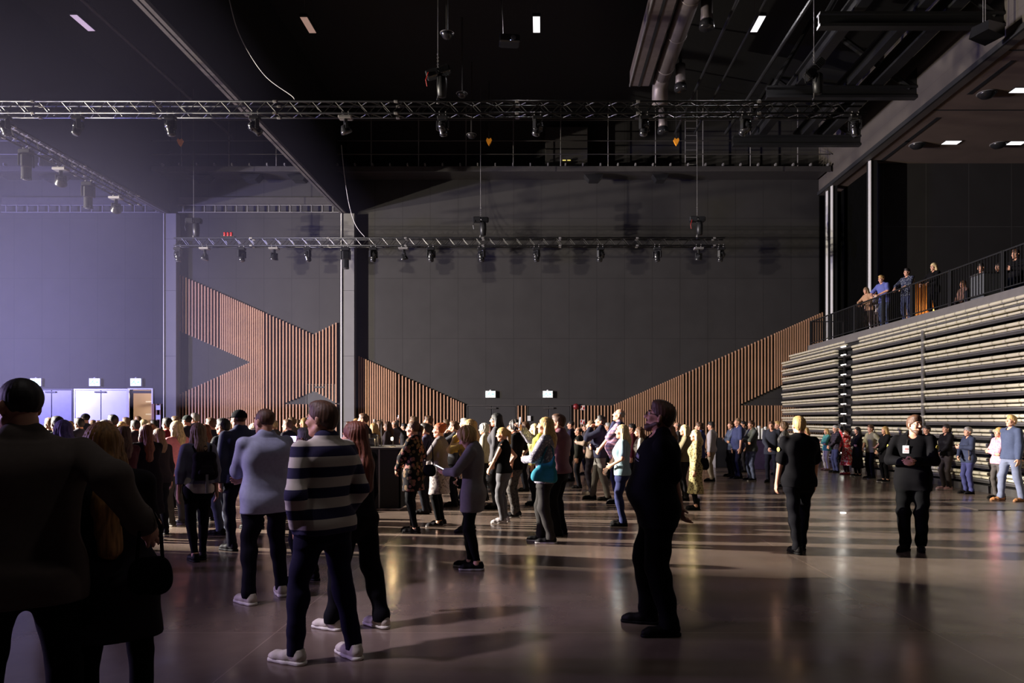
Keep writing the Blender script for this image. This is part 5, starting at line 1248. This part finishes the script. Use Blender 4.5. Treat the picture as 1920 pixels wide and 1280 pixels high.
person(1284, 946, 796, 84, 'long haired blond woman in a khaki top left of the patterned dress', 'f', ('long', 'pale', .22), T((130, 118, 92), hem=.9), TR((40, 38, 40)), BOOT, ('clasp', 'clasp'), Y=15.6)
person(1312, None, 791, 78, 'man in a navy polo shirt behind the patterned dress', 'm', ('short', 'brown'), T((48, 52, 100), kind='tshirt', sleeve=.8, collar=True), TR((40, 40, 60)), Y=17.5)
person(1334, None, 790, 70, 'man in a pale shirt and beige trousers in front of the slats', 'm', ('short', 'dark'), T((170, 164, 166), kind='shirt'), TR((166, 150, 126)), Y=20.5)
person(1257, None, 797, 84, 'brown haired woman just right of the big security man', 'f', ('long', 'brown', .14), T((60, 46, 44)), TR((30, 28, 30)), Y=15.0)
person(1270, None, 791, 84, 'bald man further behind the khaki top woman', 'm', ('bald', 'grey'), T((70, 66, 64)), TR((30, 28, 30)), Y=19.0)
# right group by the slats
person(1371, 893, 789, 100, 'woman in a blue grey cardigan with folded arms by the slats', 'f', ('pony', 'brown'), T((84, 92, 120), hem=.84), TR((20, 18, 26)), DS, ('crossed', 'crossed2'))
I['polo'] = person(1384, 897, 783, 96, 'stout man in a navy short sleeved shirt, arm hanging, by the slats', 'm', ('buzz', 'ash'), T((60, 66, 100), kind='tshirt', hem=.84, sleeve=.85, th=.024, collar=True), TR((26, 26, 42)), DS, ('down', 'down'), g=1.12, belly=.06)
person(1409, 901, 788, 104, 'man in an olive shirt with folded arms and jeans by the slats', 'm', ('short', 'brown'), T((88, 92, 88), kind='shirt', hem=.86, collar=True), TR((104, 112, 142)), BSN, ('crossed', 'crossed2'))
person(1394, None, 789, 96, 'dark haired person peering between the navy and olive shirts', 'm', ('short', 'dark'), T((50, 44, 46)), TR((30, 28, 30)), Y=24.0)
person(1447, 904, 789, 150, 'man in a dark suit and pale tie standing near the seating', 'm', ('short', 'brown'), T((54, 56, 66), kind='jacket', hem=.80, th=.024, inner=((170, 166, 160), .9)), TR((34, 34, 46)), DS, ('down', 'clasp'))
person(1459, None, 789, 92, 'fair man right behind the suited man', 'm', ('short', 'blond'), T((90, 84, 80)), TR((40, 40, 46)), Y=22.8)
I['shimmer'] = person(1470, 910, 791, 70, 'woman in a shimmering dark grey tunic next to the blond staff member', 'f', ('curly', 'ash'), T((92, 90, 84), hem=.72, pat='blotch', c2=(130, 128, 116), th=.024, flare=.06, rough=.5), LG(), BSN, ('loose', 'loose'), Y=18.6)
person(1511, None, 800, 90, 'person in a peach top hidden behind the blond staff member', 'f', ('bob', 'blond'), T((206, 150, 120)), TR((60, 56, 56)), Y=24.0)
# the row leaning along the seating stand
person(1552, 881, 803, 98, 'woman in a turquoise top and white trousers by the lit aisle', 'f', ('bob', 'blond'), T((86, 160, 148), hem=.82), TR((206, 196, 182)), ('shoe', (170, 130, 110), (120, 96, 80)), ('crossed', 'crossed2'), Y=25.0, X=9.55)
person(1567, 884, 797, 96, 'white haired man in a dark checked shirt next to the turquoise top', 'm', ('short', 'lgrey'), T((70, 60, 72), pat='plaid', c2=(46, 42, 54)), TR((48, 52, 92)), DS, ('clasp', 'clasp'), Y=23.9, X=9.42)
I['redfilm'] = person(1588, 889, 803, 96, 'woman in a red flowered dress raising a phone', 'f', ('pony', 'dark'), T((196, 52, 58), kind='dress', hem=.36, flare=.16, pat='floral', c2=(206, 176, 170)), LG((60, 30, 30)), ('shoe', (150, 40, 44), (60, 30, 30)), ('raise', 'clasp'), (0, 6), Y=22.9, X=9.36)
person(1608, 892, 800, 98, 'dark clothed woman with folded arms right of the red dress', 'f', ('long', 'dark', .2), T((28, 26, 28), kind='dress', hem=.30, flare=.1), LG(), BSN, ('crossed', 'crossed2'), Y=22.2, X=9.40)
person(1633, 895, 796, 100, 'man in a pale green T-shirt and black trousers by the stand', 'm', ('short', 'brown'), T((158, 152, 124), kind='tshirt', sleeve=.9, hem=.86), TR((22, 20, 24)), BSN, ('hip', 'clasp'), Y=21.3, X=9.40)
person(1659, 899, 799, 98, 'blond woman in a long open black coat by the stand', 'f', ('long', 'blond', .16), T((26, 25, 29), kind='coat', hem=.62, th=.024, inner=((186, 182, 180), .95)), LG(), BSN, ('clasp', 'down'), Y=20.2, X=9.30)
person(1738, None, 797, 104, 'man in dark clothes half hidden behind the badge wearing security man', 'm', ('short', 'dark'), T((30, 29, 34)), TR((20, 20, 24)), DS, ('clasp', 'clasp'), Y=18.7, X=9.66)
I['blouse'] = person(1776, 917, 795, 102, 'woman in a black satin blouse with a belt bag and pink sneakers', 'f', ('pony', 'dark'), T((26, 24, 26), hem=.92, sleeve=1.7, th=.024, rough=.4), TR((62, 54, 50), th=.010), ('sneaker', (206, 160, 158), (214, 196, 190)), ('clasp', 'down'), (0, 4), Y=18.0, X=9.76)
I['blazer'] = person(1814, 925, 800, 96, 'short grey haired woman in a navy blazer and blue trousers', 'f', ('short', 'grey'), T((50, 56, 78), kind='jacket', hem=.82, th=.022, inner=((200, 196, 180), .86)), TR((58, 60, 104)), DS, ('drink', 'clasp'), (0, 2), Y=17.0, X=9.72)
I['pinkgirl'] = person(1871, 933, 801, 98, 'girl in a pink and white cardigan leaning by the stand', 'f', ('long', 'blond', .14), T((232, 168, 178), hem=.86, pat='blotch', c2=(232, 140, 158), th=.02), TR((78, 72, 70), th=.008), DS, ('crossed', 'crossed2'), (2, 6), Y=15.9, X=9.74)
I['bluetee'] = person(1897, 938, 778, 100, 'tall fair man in a blue long sleeved shirt and faded jeans at the right edge', 'm', ('short', 'blond'), T((62, 70, 94), kind='shirt', hem=.86, th=.022), TR((108, 114, 134), th=.02), ('boot', (176, 122, 78), (120, 84, 56)), ('down', 'back'), (4, 10), Y=15.4, X=9.68, stance=(.14, .12, .15))
# people up on the balcony
bz = 4.6
def BP(u, X, H, th, label, *a, **k):
    Y = F*X/(u-CU); return person(u, None, 0, th, label, *a, Y=Y, X=X, H=H, z0=k.pop('z0', bz), h=.014, group='people on the balcony', **k)
BP(1631, 11.1, 1.56, 108, 'long haired woman leaning over the balcony rail at its far end', 'f', ('long', 'ash', .2), T((180, 140, 110)), TR((60, 50, 50)), DS, ('lean', 'lean'), (0, -10), lean=(0, .28))
BP(1645, 11.55, 1.58, 105, 'person in white between the two people leaning on the balcony rail', 'f', ('pony', 'brown'), T((200, 190, 184)), TR((70, 60, 60)), DS, ('lean', 'lean'), (0, -6), lean=(0, .2))
BP(1659, 11.12, 1.76, 112, 'fair man in a blue polo leaning on the balcony rail', 'm', ('short', 'blond'), T((96, 104, 170), kind='tshirt', sleeve=.85), TR((70, 80, 110)), DS, ('lean', 'lean'), (0, -8), lean=(0, .22))
BP(1701, 11.15, 1.70, 112, 'man in a dark flowered shirt standing at the balcony rail', 'm', ('short', 'dark'), T((40, 44, 66), kind='shirt', pat='dots', c2=(150, 156, 170), sleeve=1.5), TR((60, 66, 96)), DS, ('lean', 'lean'), (0, 0))
BP(1751, 11.3, 1.60, 108, 'blond woman in black with a belt bag standing at the balcony rail', 'f', ('bob', 'pale'), T((18, 17, 19), hem=.8), TR((18, 17, 20)), DS, ('lean', 'lean'), (0, 0))
sz = bz-.40
BP(1806, 11.95, 1.45, 100, 'small person lounging low behind the balcony railing', 'f', ('long', 'brown', .1), T((120, 90, 80)), TR((40, 36, 40)), DS, ('lap', 'lap'), z0=bz-.42, sit=True)
BP(1840, 11.75, 1.66, 112, 'person in a dark patterned jacket seated behind the balcony railing', 'm', ('short', 'dark'), T((62, 64, 66), pat='blotch', c2=(96, 98, 98)), TR((50, 50, 54)), DS, ('lap', 'lap'), z0=sz, sit=True)
BP(1873, 11.85, 1.55, 108, 'dark haired person drinking while seated on the balcony', 'f', ('long', 'dark', .1), T((40, 38, 40)), TR((76, 88, 124)), DS, ('drink', 'lap'), z0=sz, sit=True)
BP(1905, 11.85, 1.74, 110, 'man in black reaching across a table on the balcony', 'm', ('short', 'brown'), T((24, 23, 26)), TR((76, 88, 124)), DS, ('drink', 'drink'), z0=sz, sit=True)
# the farther crowd: heads and shoulders between the others
def C(u, vt, Y, sex, hr, hc, tc, label, th=84, arms=('down', 'down'), **k):
    return person(u, None, vt, th, label, sex, (hr, hc)+((.14,) if hr == 'long' else ()), T(tc), TR((24, 24, 30)), arms=arms, Y=Y, group='standing crowd before the wall', **k)
C(94, 783, 13.6, 'm', 'short', 'ash', (60, 60, 70), 'sandy haired man with glasses close to the dark jacket man', 64, glasses=True)
C(108, 780, 11.2, 'm', 'short', 'dark', (40, 52, 46), 'dark haired man in a green shirt behind the violet hair', 58)
C(131, 789, 18.6, 'f', 'bob', 'blond', (90, 80, 90), 'fair woman under the edge of the pale double doors', 70)
C(149, 783, 15.2, 'm', 'short', 'dark', (56, 54, 66), 'dark short haired man left of the flat capped man', 66)
C(160, 775, 17.6, 'm', 'buzz', 'dark', (60, 58, 70), 'man in a dark flat cap in front of the pale doors', 72, cap=('cap', (40, 38, 44)))
C(174, 787, 20.5, 'f', 'bob', 'ash', (80, 76, 84), 'small ash haired head right of the flat cap', 70)
C(187, 788, 18.4, 'm', 'short', 'brown', (70, 60, 60), 'brown haired man before the seam of the pale doors', 70)
C(199, 787, 12.2, 'm', 'short', 'grey', (86, 84, 84), 'grey haired man turned sideways left of the tall dark haired man', 88)
C(212, 777, 13.9, 'm', 'short', 'dark', (40, 40, 48), 'tall dark haired man in front of the pale doors', 60)
C(227, 790, 15.4, 'f', 'bob', 'blond', (110, 96, 80), 'yellow blond head below the right pale door', 70)
C(237, 782, 18.6, 'm', 'short', 'ash', (74, 72, 80), 'light haired man in front of the frame of the foyer door', 74)
C(254, 787, 14.8, 'm', 'short', 'dark', (44, 44, 52), 'dark haired man in front of the foyer doorway', 66)
C(259, 780, 23.5, 'm', 'short', 'brown', (64, 60, 60), 'small far head in the middle of the foyer doorway', 80)
C(269, 786, 21.5, 'f', 'long', 'pale', (170, 160, 160), 'pale haired woman near the right jamb of the foyer doorway', 80)
C(281, 793, 13.0, 'f', 'bob', 'ash', (80, 64, 56), 'round ash haired head between the foyer door and the pink top', 66)
C(289, 787, 19.8, 'm', 'short', 'dark', (50, 48, 56), 'dark head in front of the notices by the column', 76)
C(297, 803, 10.9, 'f', 'long', 'ash', (44, 40, 46), 'two toned long haired woman just left of the pink top', 58)
C(314, 783, 14.2, 'm', 'short', 'dark', (120, 34, 44), 'dark haired person in a red coat in front of the column', 66)
C(330, 780, 16.8, 'm', 'short', 'ash', (90, 84, 84), 'sandy man looking left at the foot of the first column', 86)
C(351, 778, 15.8, 'm', 'buzz', 'dark', (50, 50, 56), 'capped man behind the blond pink top woman', 70, cap=('cap', (44, 50, 48)))
C(366, 774, 18.0, 'm', 'short', 'grey', (76, 76, 84), 'tall grey haired man against the leftmost slats', 70)
C(396, 783, 14.2, 'm', 'short', 'brown', (50, 50, 60), 'brown haired man turned left between backpack woman and black cap', 80)
C(384, 795, 12.4, 'f', 'long', 'auburn', (120, 60, 50), 'auburn haired woman right behind the backpack woman', 62)
C(407, 792, 19.5, 'f', 'bob', 'blond', (150, 130, 110), 'fair far woman left of the black cap', 86)
C(431, 789, 17.8, 'f', 'pony', 'blond', (160, 150, 80), 'blond woman in yellow in front of the black cap peak', 90)
C(513, 787, 17.0, 'm', 'short', 'pale', (90, 84, 80), 'fair head just above the light blue shirt man', 80)
C(540, 786, 15.0, 'm', 'short', 'brown', (34, 32, 40), 'brown haired man right of the light blue shirt', 80)
C(548, 782, 19.0, 'm', 'short', 'ash', (120, 104, 96), 'sandy man below the slat covered door', 92)
C(558, 786, 21.0, 'm', 'short', 'ash', (120, 116, 84), 'man in a khaki shirt below the slat covered door', 92)
C(571, 783, 18.0, 'f', 'bob', 'blond', (96, 100, 80), 'fair woman below the dark triangle on the slats', 88)
C(583, 788, 23.0, 'm', 'buzz', 'dark', (60, 58, 60), 'small dark head under the dark triangle on the slats', 84)
C(655, 790, 19.5, 'm', 'short', 'brown', (70, 60, 60), 'man at the foot of the second column', 84)
C(668, 784, 23.0, 'f', 'bob', 'blond', (140, 120, 110), 'far fair woman with a hand raised beside the second column', 88, ('mouth', 'down'))
C(682, 775, 16.4, 'm', 'short', 'brown', (40, 38, 42), 'bearded brown haired man in black left of the microphone', 90, beard='brown')
C(701, 793, 17.4, 'f', 'long', 'blond', (60, 54, 56), 'long blond woman behind the desk devices', 80)
C(712, 789, 20.2, 'f', 'bob', 'ash', (110, 96, 90), 'ash haired woman left of the microphone pole', 86)
C(727, 790, 18.8, 'f', 'long', 'brown', (70, 60, 60), 'long brown haired woman right of the microphone pole', 84)
C(740, 788, 21.5, 'm', 'bald', 'grey', (96, 84, 90), 'bald man above the bright desk lamp', 84)
I['filmer'] = C(758, 793, 22.8, 'm', 'short', 'dark', (60, 58, 60), 'man holding a phone high left of the floral tunic', 84, ('high', 'down'))
C(776, 780, 20.0, 'm', 'short', 'ash', (90, 84, 84), 'far sandy head directly above the floral tunic woman', 84)
C(798, 793, 13.4, 'm', 'short', 'dark', (48, 44, 66), 'dark haired man with glasses between floral tunic and orange updo', 86, glasses=True)
C(804, 779, 17.6, 'm', 'short', 'brown', (60, 54, 54), 'tall brown haired man above the orange updo', 84)
C(838, 786, 18.6, 'm', 'short', 'ash', (100, 90, 90), 'sandy haired man right of the orange updo', 86)
C(852, 789, 14.6, 'm', 'short', 'brown', (50, 50, 56), 'man with lifted clapping hands left of the phone woman', 86, ('mouth', 'mouth'))
C(872, 784, 16.0, 'm', 'short', 'lgrey', (84, 84, 90), 'silver haired man above the phone woman', 86)
C(908, 794, 15.6, 'f', 'curly', 'lgrey', (150, 142, 130), 'white haired woman in beige right of the phone woman', 84)
C(920, 795, 19.6, 'f', 'long', 'auburn', (90, 74, 66), 'auburn woman peeking left of the long black hair', 84)
C(957, 797, 16.8, 'f', 'bob', 'brown', (84, 70, 60), 'brown bob haired woman left of the black T-shirt man', 84)
C(985, 790, 17.6, 'f', 'long', 'brown', (60, 56, 56), 'brown haired woman behind the raised phone', 84)
C(1003, 794, 14.8, 'f', 'bob', 'pale', (190, 178, 120), 'pale haired woman in yellow hidden by the teal bag woman', 84)
C(1071, 788, 20.6, 'm', 'buzz', 'dark', (40, 36, 52), 'dark headed man in violet before the right dark doors', 80)
C(1085, 800, 18.4, 'm', 'bald', 'dark', (40, 40, 36), 'dim bald man in olive standing before the fire signs', 84)
C(1098, 794, 23.0, 'm', 'short', 'brown', (70, 62, 60), 'far brown haired man right of the fire signs', 84)
C(1141, 792, 21.5, 'm', 'short', 'lgrey', (150, 146, 150), 'pale shirted man between navy hoodie and plaid shirt', 84)
C(1186, 794, 18.0, 'm', 'short', 'dark', (90, 30, 36), 'dark haired man in a red shirt left of the big security man', 84)
C(1199, 800, 15.6, 'f', 'bob', 'brown', (190, 184, 180), 'woman in a white blouse just left of the big security man', 84)
C(1246, 789, 22.0, 'm', 'bald', 'grey', (80, 74, 70), 'far bald man by the ear of the big security man', 84)

# ------------------------------------------------------------------ what people hold and wear loose
def prop(name, loc, rz, label, cat): return empty(name, loc, rz, label, cat)
def soft(name, prims, lo, hi, c, parent, h=.009, fold=.003, **k):
    s = Solid(); s.group()
    for p in prims: getattr(s, p[0])(*p[1:])
    s.fold = folds(len(name), fold); return solid_obj(name, s, lo, hi, h, fabric(c, **k), parent)
def phone(who, sd, label, lit=True, tilt=0.4):
    i = I[who] if isinstance(who, str) else who; p = i['wrist'][sd]
    o = prop('smartphone', p, i['th'], label, 'phone')
    b = MB().bevbox(-.036, .036, -.004, .004, -.072, .072, .003).build('case', M_steel, o)
    s = MB().box(-.033, .033, -.0055, -.004, -.068, .068).build('screen', mat('phone screen', (.7,.7,.75), .3, var=0, emit=(0.85, 0.85, 1.0), es=1.6), o)
    for q in (b, s): q.rotation_euler = (tilt, 0, 0)
    o.location = p+Vector((0, 0, .05)); return o
phone('phone', -1, 'phone held low by the blond woman in the loose grey top', tilt=-1.1)
phone('teal', 1, 'phone lifted by the teal bag woman', tilt=0.1)
phone('redfilm', -1, 'phone lifted by the red dress woman', tilt=0.1)
phone('filmer', -1, 'tiny lit phone held high left of the floral tunic', tilt=0.1)
# teal shoulder bag
y = 9.98; x, _, z = at(1021, 880, y)
o = prop('shoulder_bag', (x, y, z), math.radians(2), 'slouchy teal shoulder bag carried by the long haired woman', 'bag')
soft('pouch', [('rc', (-.13, 0, -.11), (.12, 0, -.13), .05, .05, .06), ('rc', (-.10, 0, -.04), (.12, 0, -.03), .05, .045, .09), ('rc', (-.04, 0, .04), (.12, 0, .07), .04, .03, .09), ('rc', (.10, 0, .08), (.13, 0, .17), .025, .015, .05)], (-.3, -.15, -.25), (.3, .15, .25), (38, 118, 136), o, .008, .005)
MB().tube([(-.10, 0, -.02), (-.05, .02, .10), (.02, .05, .26), (.06, .12, .36), (.11, .08, .28), (.13, .02, .12)], .011, 6).build('strap', fabric((34, 104, 120)), o, True)
# small dark backpack
i = I['backpack']; W_ = i['W']; b_ = W_@Vector((0.02, -.205, 1.24))
o = prop('backpack', b_, i['th'], 'small dark backpack on the ash blond woman', 'backpack')
soft('pack', [('rc', (-.085, 0, -.13), (.085, 0, -.13), .065, .065, .05), ('rc', (-.075, .01, .08), (.075, .01, .08), .06, .06, .08), ('rc', (-.07, .0, -.03), (.07, .0, -.03), .072, .072, .06)], (-.25, -.18, -.28), (.25, .18, .25), (24, 20, 26), o)
soft('front_pocket', [('rc', (-.06, -.065, -.10), (.06, -.065, -.10), .035, .035, .03), ('rc', (-.05, -.06, -.04), (.05, -.06, -.04), .03, .03, .03)], (-.2, -.18, -.22), (.2, .1, .1), (32, 28, 34), o)
for s in (-1, 1): MB().tube([(s*.08, .05, .12), (s*.10, .10, .20), (s*.11, .20, .22), (s*.12, .30, .10)], .014, 6).build('strap', fabric((20, 18, 22)), o, True)
MB().tube([(0, -.02, .14), (.03, -.03, .19), (0, -.02, .21), (-.03, -.03, .19), (0, -.02, .14)], .008, 6).build('grab_loop', fabric((20, 18, 22)), o, True)
MB().box(-.015, .015, -.09, -.085, -.34, -.12).build('hanging_strap', fabric((120, 116, 120)), o)
# handbags
def handbag(u, v, Y, wd, ht, c, label, strap=.3, rz=0.0, pin=None):
    o = prop('handbag', at(u, v, Y), rz, label, 'bag')
    soft('pouch', [('rc', (-wd*.22, 0, -ht*.18), (wd*.22, 0, -ht*.18), ht*.24, ht*.26, .05, (V3(0, 1, 0), 2.0)), ('rc', (-wd*.20, 0, ht*.10), (wd*.20, 0, ht*.10), ht*.21, ht*.23, .06, (V3(0, 1, 0), 2.4))], (-wd, -.18, -ht), (wd, .18, ht), c, o, max(.008, Y*.0009))
    MB().tube([(-wd*.35, 0, ht*.25), (-wd*.28, .02, ht*.25+strap*.6), (0, .04, ht*.25+strap), (wd*.28, .02, ht*.25+strap*.6), (wd*.35, 0, ht*.25)], .009, 6).build('strap', fabric(tuple(int(q*.8) for q in c)), o, True)
    return o
handbag(281, 1074, 3.44, .15, .24, (13, 12, 17), 'dark bag hanging at the hip of the woman held by the dark jacket man', .25, .4)
handbag(316, 882, 11.6, .22, .17, (170, 160, 150), 'pale grey handbag on the arm of the pink top woman', .16, .3)
handbag(805, 880, 11.0, .16, .24, (20, 18, 20), 'black bag hanging between floral tunic and pale skirt', .42)
handbag(866, 905, 8.62, .16, .16, (20, 19, 23), 'small black crossbody bag of the phone woman', .38, .8)
handbag(1319, 868, 13.95, .26, .30, (16, 15, 18), 'black bag at the back of the patterned dress woman', .30, .5)
handbag(1768, 850, 17.85, .30, .14, (22, 20, 22), 'black belt bag on the black blouse woman', .05, .3)
handbag(1821, 858, 16.85, .18, .16, (120, 104, 92), 'taupe bag at the waist of the navy blazer woman', .2, .3)
# pale patterned skirt of the updo woman and the yellow scarf, parts of their wearers
def part_on(who, name, fn, lo, hi, c, h=.011, **k):
    s = Solid(); s.group(); fn(s); s.fold = folds(len(name)+3, .007); o = solid_obj(name, s, lo, hi, h, fabric(c, **k), I[who]['root']); return o
def skirt(s): s.fn(torso_fn('f', 1.18, 0, .02, .56, 1.02, (0, 0), .12, .98), .03)
part_on('updo', 'skirt', skirt, (-.5, -.5, .5), (.5, .5, 1.1), (170, 160, 156), pat='blotch', c2=(120, 108, 108))
part_on('teal', 'scarf', lambda s: s.rc((-.06, .06, 1.47), (.06, .06, 1.47), .055, .055, .03).rc((-.02, .12, 1.42), (-.02, .165, 1.16), .055, .045, .03), (-.3, -.2, 1.0), (.3, .35, 1.62), (206, 204, 74))
def cape(s): s.rc((-.19, -.05, 1.44), (.19, -.05, 1.44), .075, .075, .05).rc((-.10, .06, 1.47), (-.16, .17, 1.24), .052, .045, .04).rc((.10, .06, 1.47), (.16, .17, 1.24), .052, .045, .04).rc((-.12, -.15, 1.34), (.12, -.15, 1.34), .06, .06, .05)
part_on('plaid', 'shoulder_jacket', cape, (-.4, -.4, 1.05), (.4, .4, 1.66), (44, 44, 72), .012)
# lettering strokes, badge and pass on the security men
def squiggle(parent, pts, m, r=.004): return MB().tube(pts, r, 5).build('white_lettering', m, parent, True)
M_let = mat('pale print', (0.55, 0.55, 0.68), 0.7, var=0.05)
r = I['security']['root']
dep = bpy.context.evaluated_depsgraph_get()
def on_shirt(who, part, x, z, front=True, off=.004):
    # place on the front (or back) of a garment
    for o in I[who]['root'].children:
        if o.name.split('.')[0] == part:
            ok, p, n, _ = o.ray_cast(Vector((x, 1.0 if front else -1.0, z)), Vector((0, -1.0 if front else 1.0, 0)))
            if ok: return p+n*off
    return Vector((x, .2, z))
pts = [on_shirt('security', 'shirt', -.13+.010*k, 1.325+(.016 if k % 2 else -.010)+.0018*k) for k in range(9)]; squiggle(r, pts, M_let)
pts = [on_shirt('security', 'shirt', -.14+.010*k, 1.295+.0018*k) for k in range(10)]; squiggle(r, pts, M_let, .0022)
r = I['badge']['root']
p = on_shirt('badge', 'jacket', .06, 1.31, True, .01)
MB().bevbox(p.x-.038, p.x+.038, p.y, p.y+.006, p.z-.05, p.z+.05, .002).build('name_badge', M_white, r)
b = MB(); b.box(p.x-.028, p.x+.01, p.y+.006, p.y+.008, p.z-.01, p.z+.02); b.box(p.x-.028, p.x+.028, p.y+.006, p.y+.008, p.z-.035, p.z-.025); b.build('badge_print', MATS['rosy print'] if 'rosy print' in MATS else mat('rosy print', (.4, .2, .2), .6), r)
MB().tube([tuple(p+Vector((0, 0, .05))), tuple(on_shirt('badge', 'jacket', .05, 1.38, True, .012)), tuple(on_shirt('badge', 'jacket', .05, 1.43, True, .012))], .005, 5).build('lanyard', M_steel, r, True)
# patches on sleeves
for who, sd in (('badge', -1), ('aisleguard', -1), ('badge', 1)):
    ii = I[who]; W_ = ii['W']; s_ = W_.inverted()@ii['sh'][sd]; e_ = W_.inverted()@ii['elbow'][sd]; q = s_.lerp(e_, .35)
    d_ = Vector((sd, -.2 if who != 'badge' else .5, 0)).normalized()
    pm = MB(); pm.lathe([(.0, 0), (.030, .0), (.030, .004), (.0, .004)], 12); o = pm.build('sleeve_patch', mat('yellow patch', (0.45, 0.36, 0.06), 0.7, var=.3, scale=60), ii['root'])
    o.location = q+d_*.074; o.rotation_euler = d_.to_track_quat('Z', 'Y').to_euler()
# balcony seats for the seated people, and their little table
for k, (u, X, l) in enumerate(((1806, 12.0, 'low dark lounge seat farthest along the balcony'), (1840, 11.85, 'dark lounge seat of the patterned jacket person on the balcony'), (1873, 11.95, 'dark lounge seat of the drinking person on the balcony'), (1905, 11.95, 'dark lounge seat nearest the right edge on the balcony'))):
    Y = F*X/(u-CU); o = prop('lounge_seat', (X+.12, Y, bz), math.radians(110), l, 'seat')
    MB().bevbox(-.26, .26, -.35, .2, .06, .33, .03).build('cushion', fabric((34, 34, 38)), o); MB().bevbox(-.26, .26, -.5, -.36, .06, .78, .03).build('backrest', fabric((34, 34, 38)), o)
    for a in (-.22, .22):
        for c in (-.42, .12): MB().cyl((a, c, 0), (a, c, .07), .02).build('leg', M_steel, o)
o = prop('balcony_table', (10.95, F*10.95/(1853-CU), bz), 0, 'grey box table between the seated people on the balcony', 'table')
MB().bevbox(-.28, .28, -.28, .28, 0, .62, .01).build('body', fabric((88, 90, 94)), o); MB().bevbox(-.30, .30, -.30, .30, .62, .65, .006).build('top', M_dsteel, o)
# ------------------------------------------------------------------ thin stage haze filling the hall
hm_ = bpy.data.materials.new('stage haze'); hm_.use_nodes = True; nt_ = hm_.node_tree
nt_.nodes.remove(nt_.nodes['Principled BSDF']); vs_ = nt_.nodes.new('ShaderNodeVolumeScatter')
vs_.inputs['Color'].default_value = (0.66, 0.62, 1.0, 1); vs_.inputs['Density'].default_value = 0.0030; vs_.inputs['Anisotropy'].default_value = 0.25
nt_.links.new(vs_.outputs[0], nt_.nodes['Material Output'].inputs['Volume'])
haze = tag(MB().box(-23.8, -6.5, YF+0.1, 31.6, 2.15, 10.4).build('stage_haze', hm_), 'thin violet stage haze hanging through the hall', 'haze', kind='stuff')
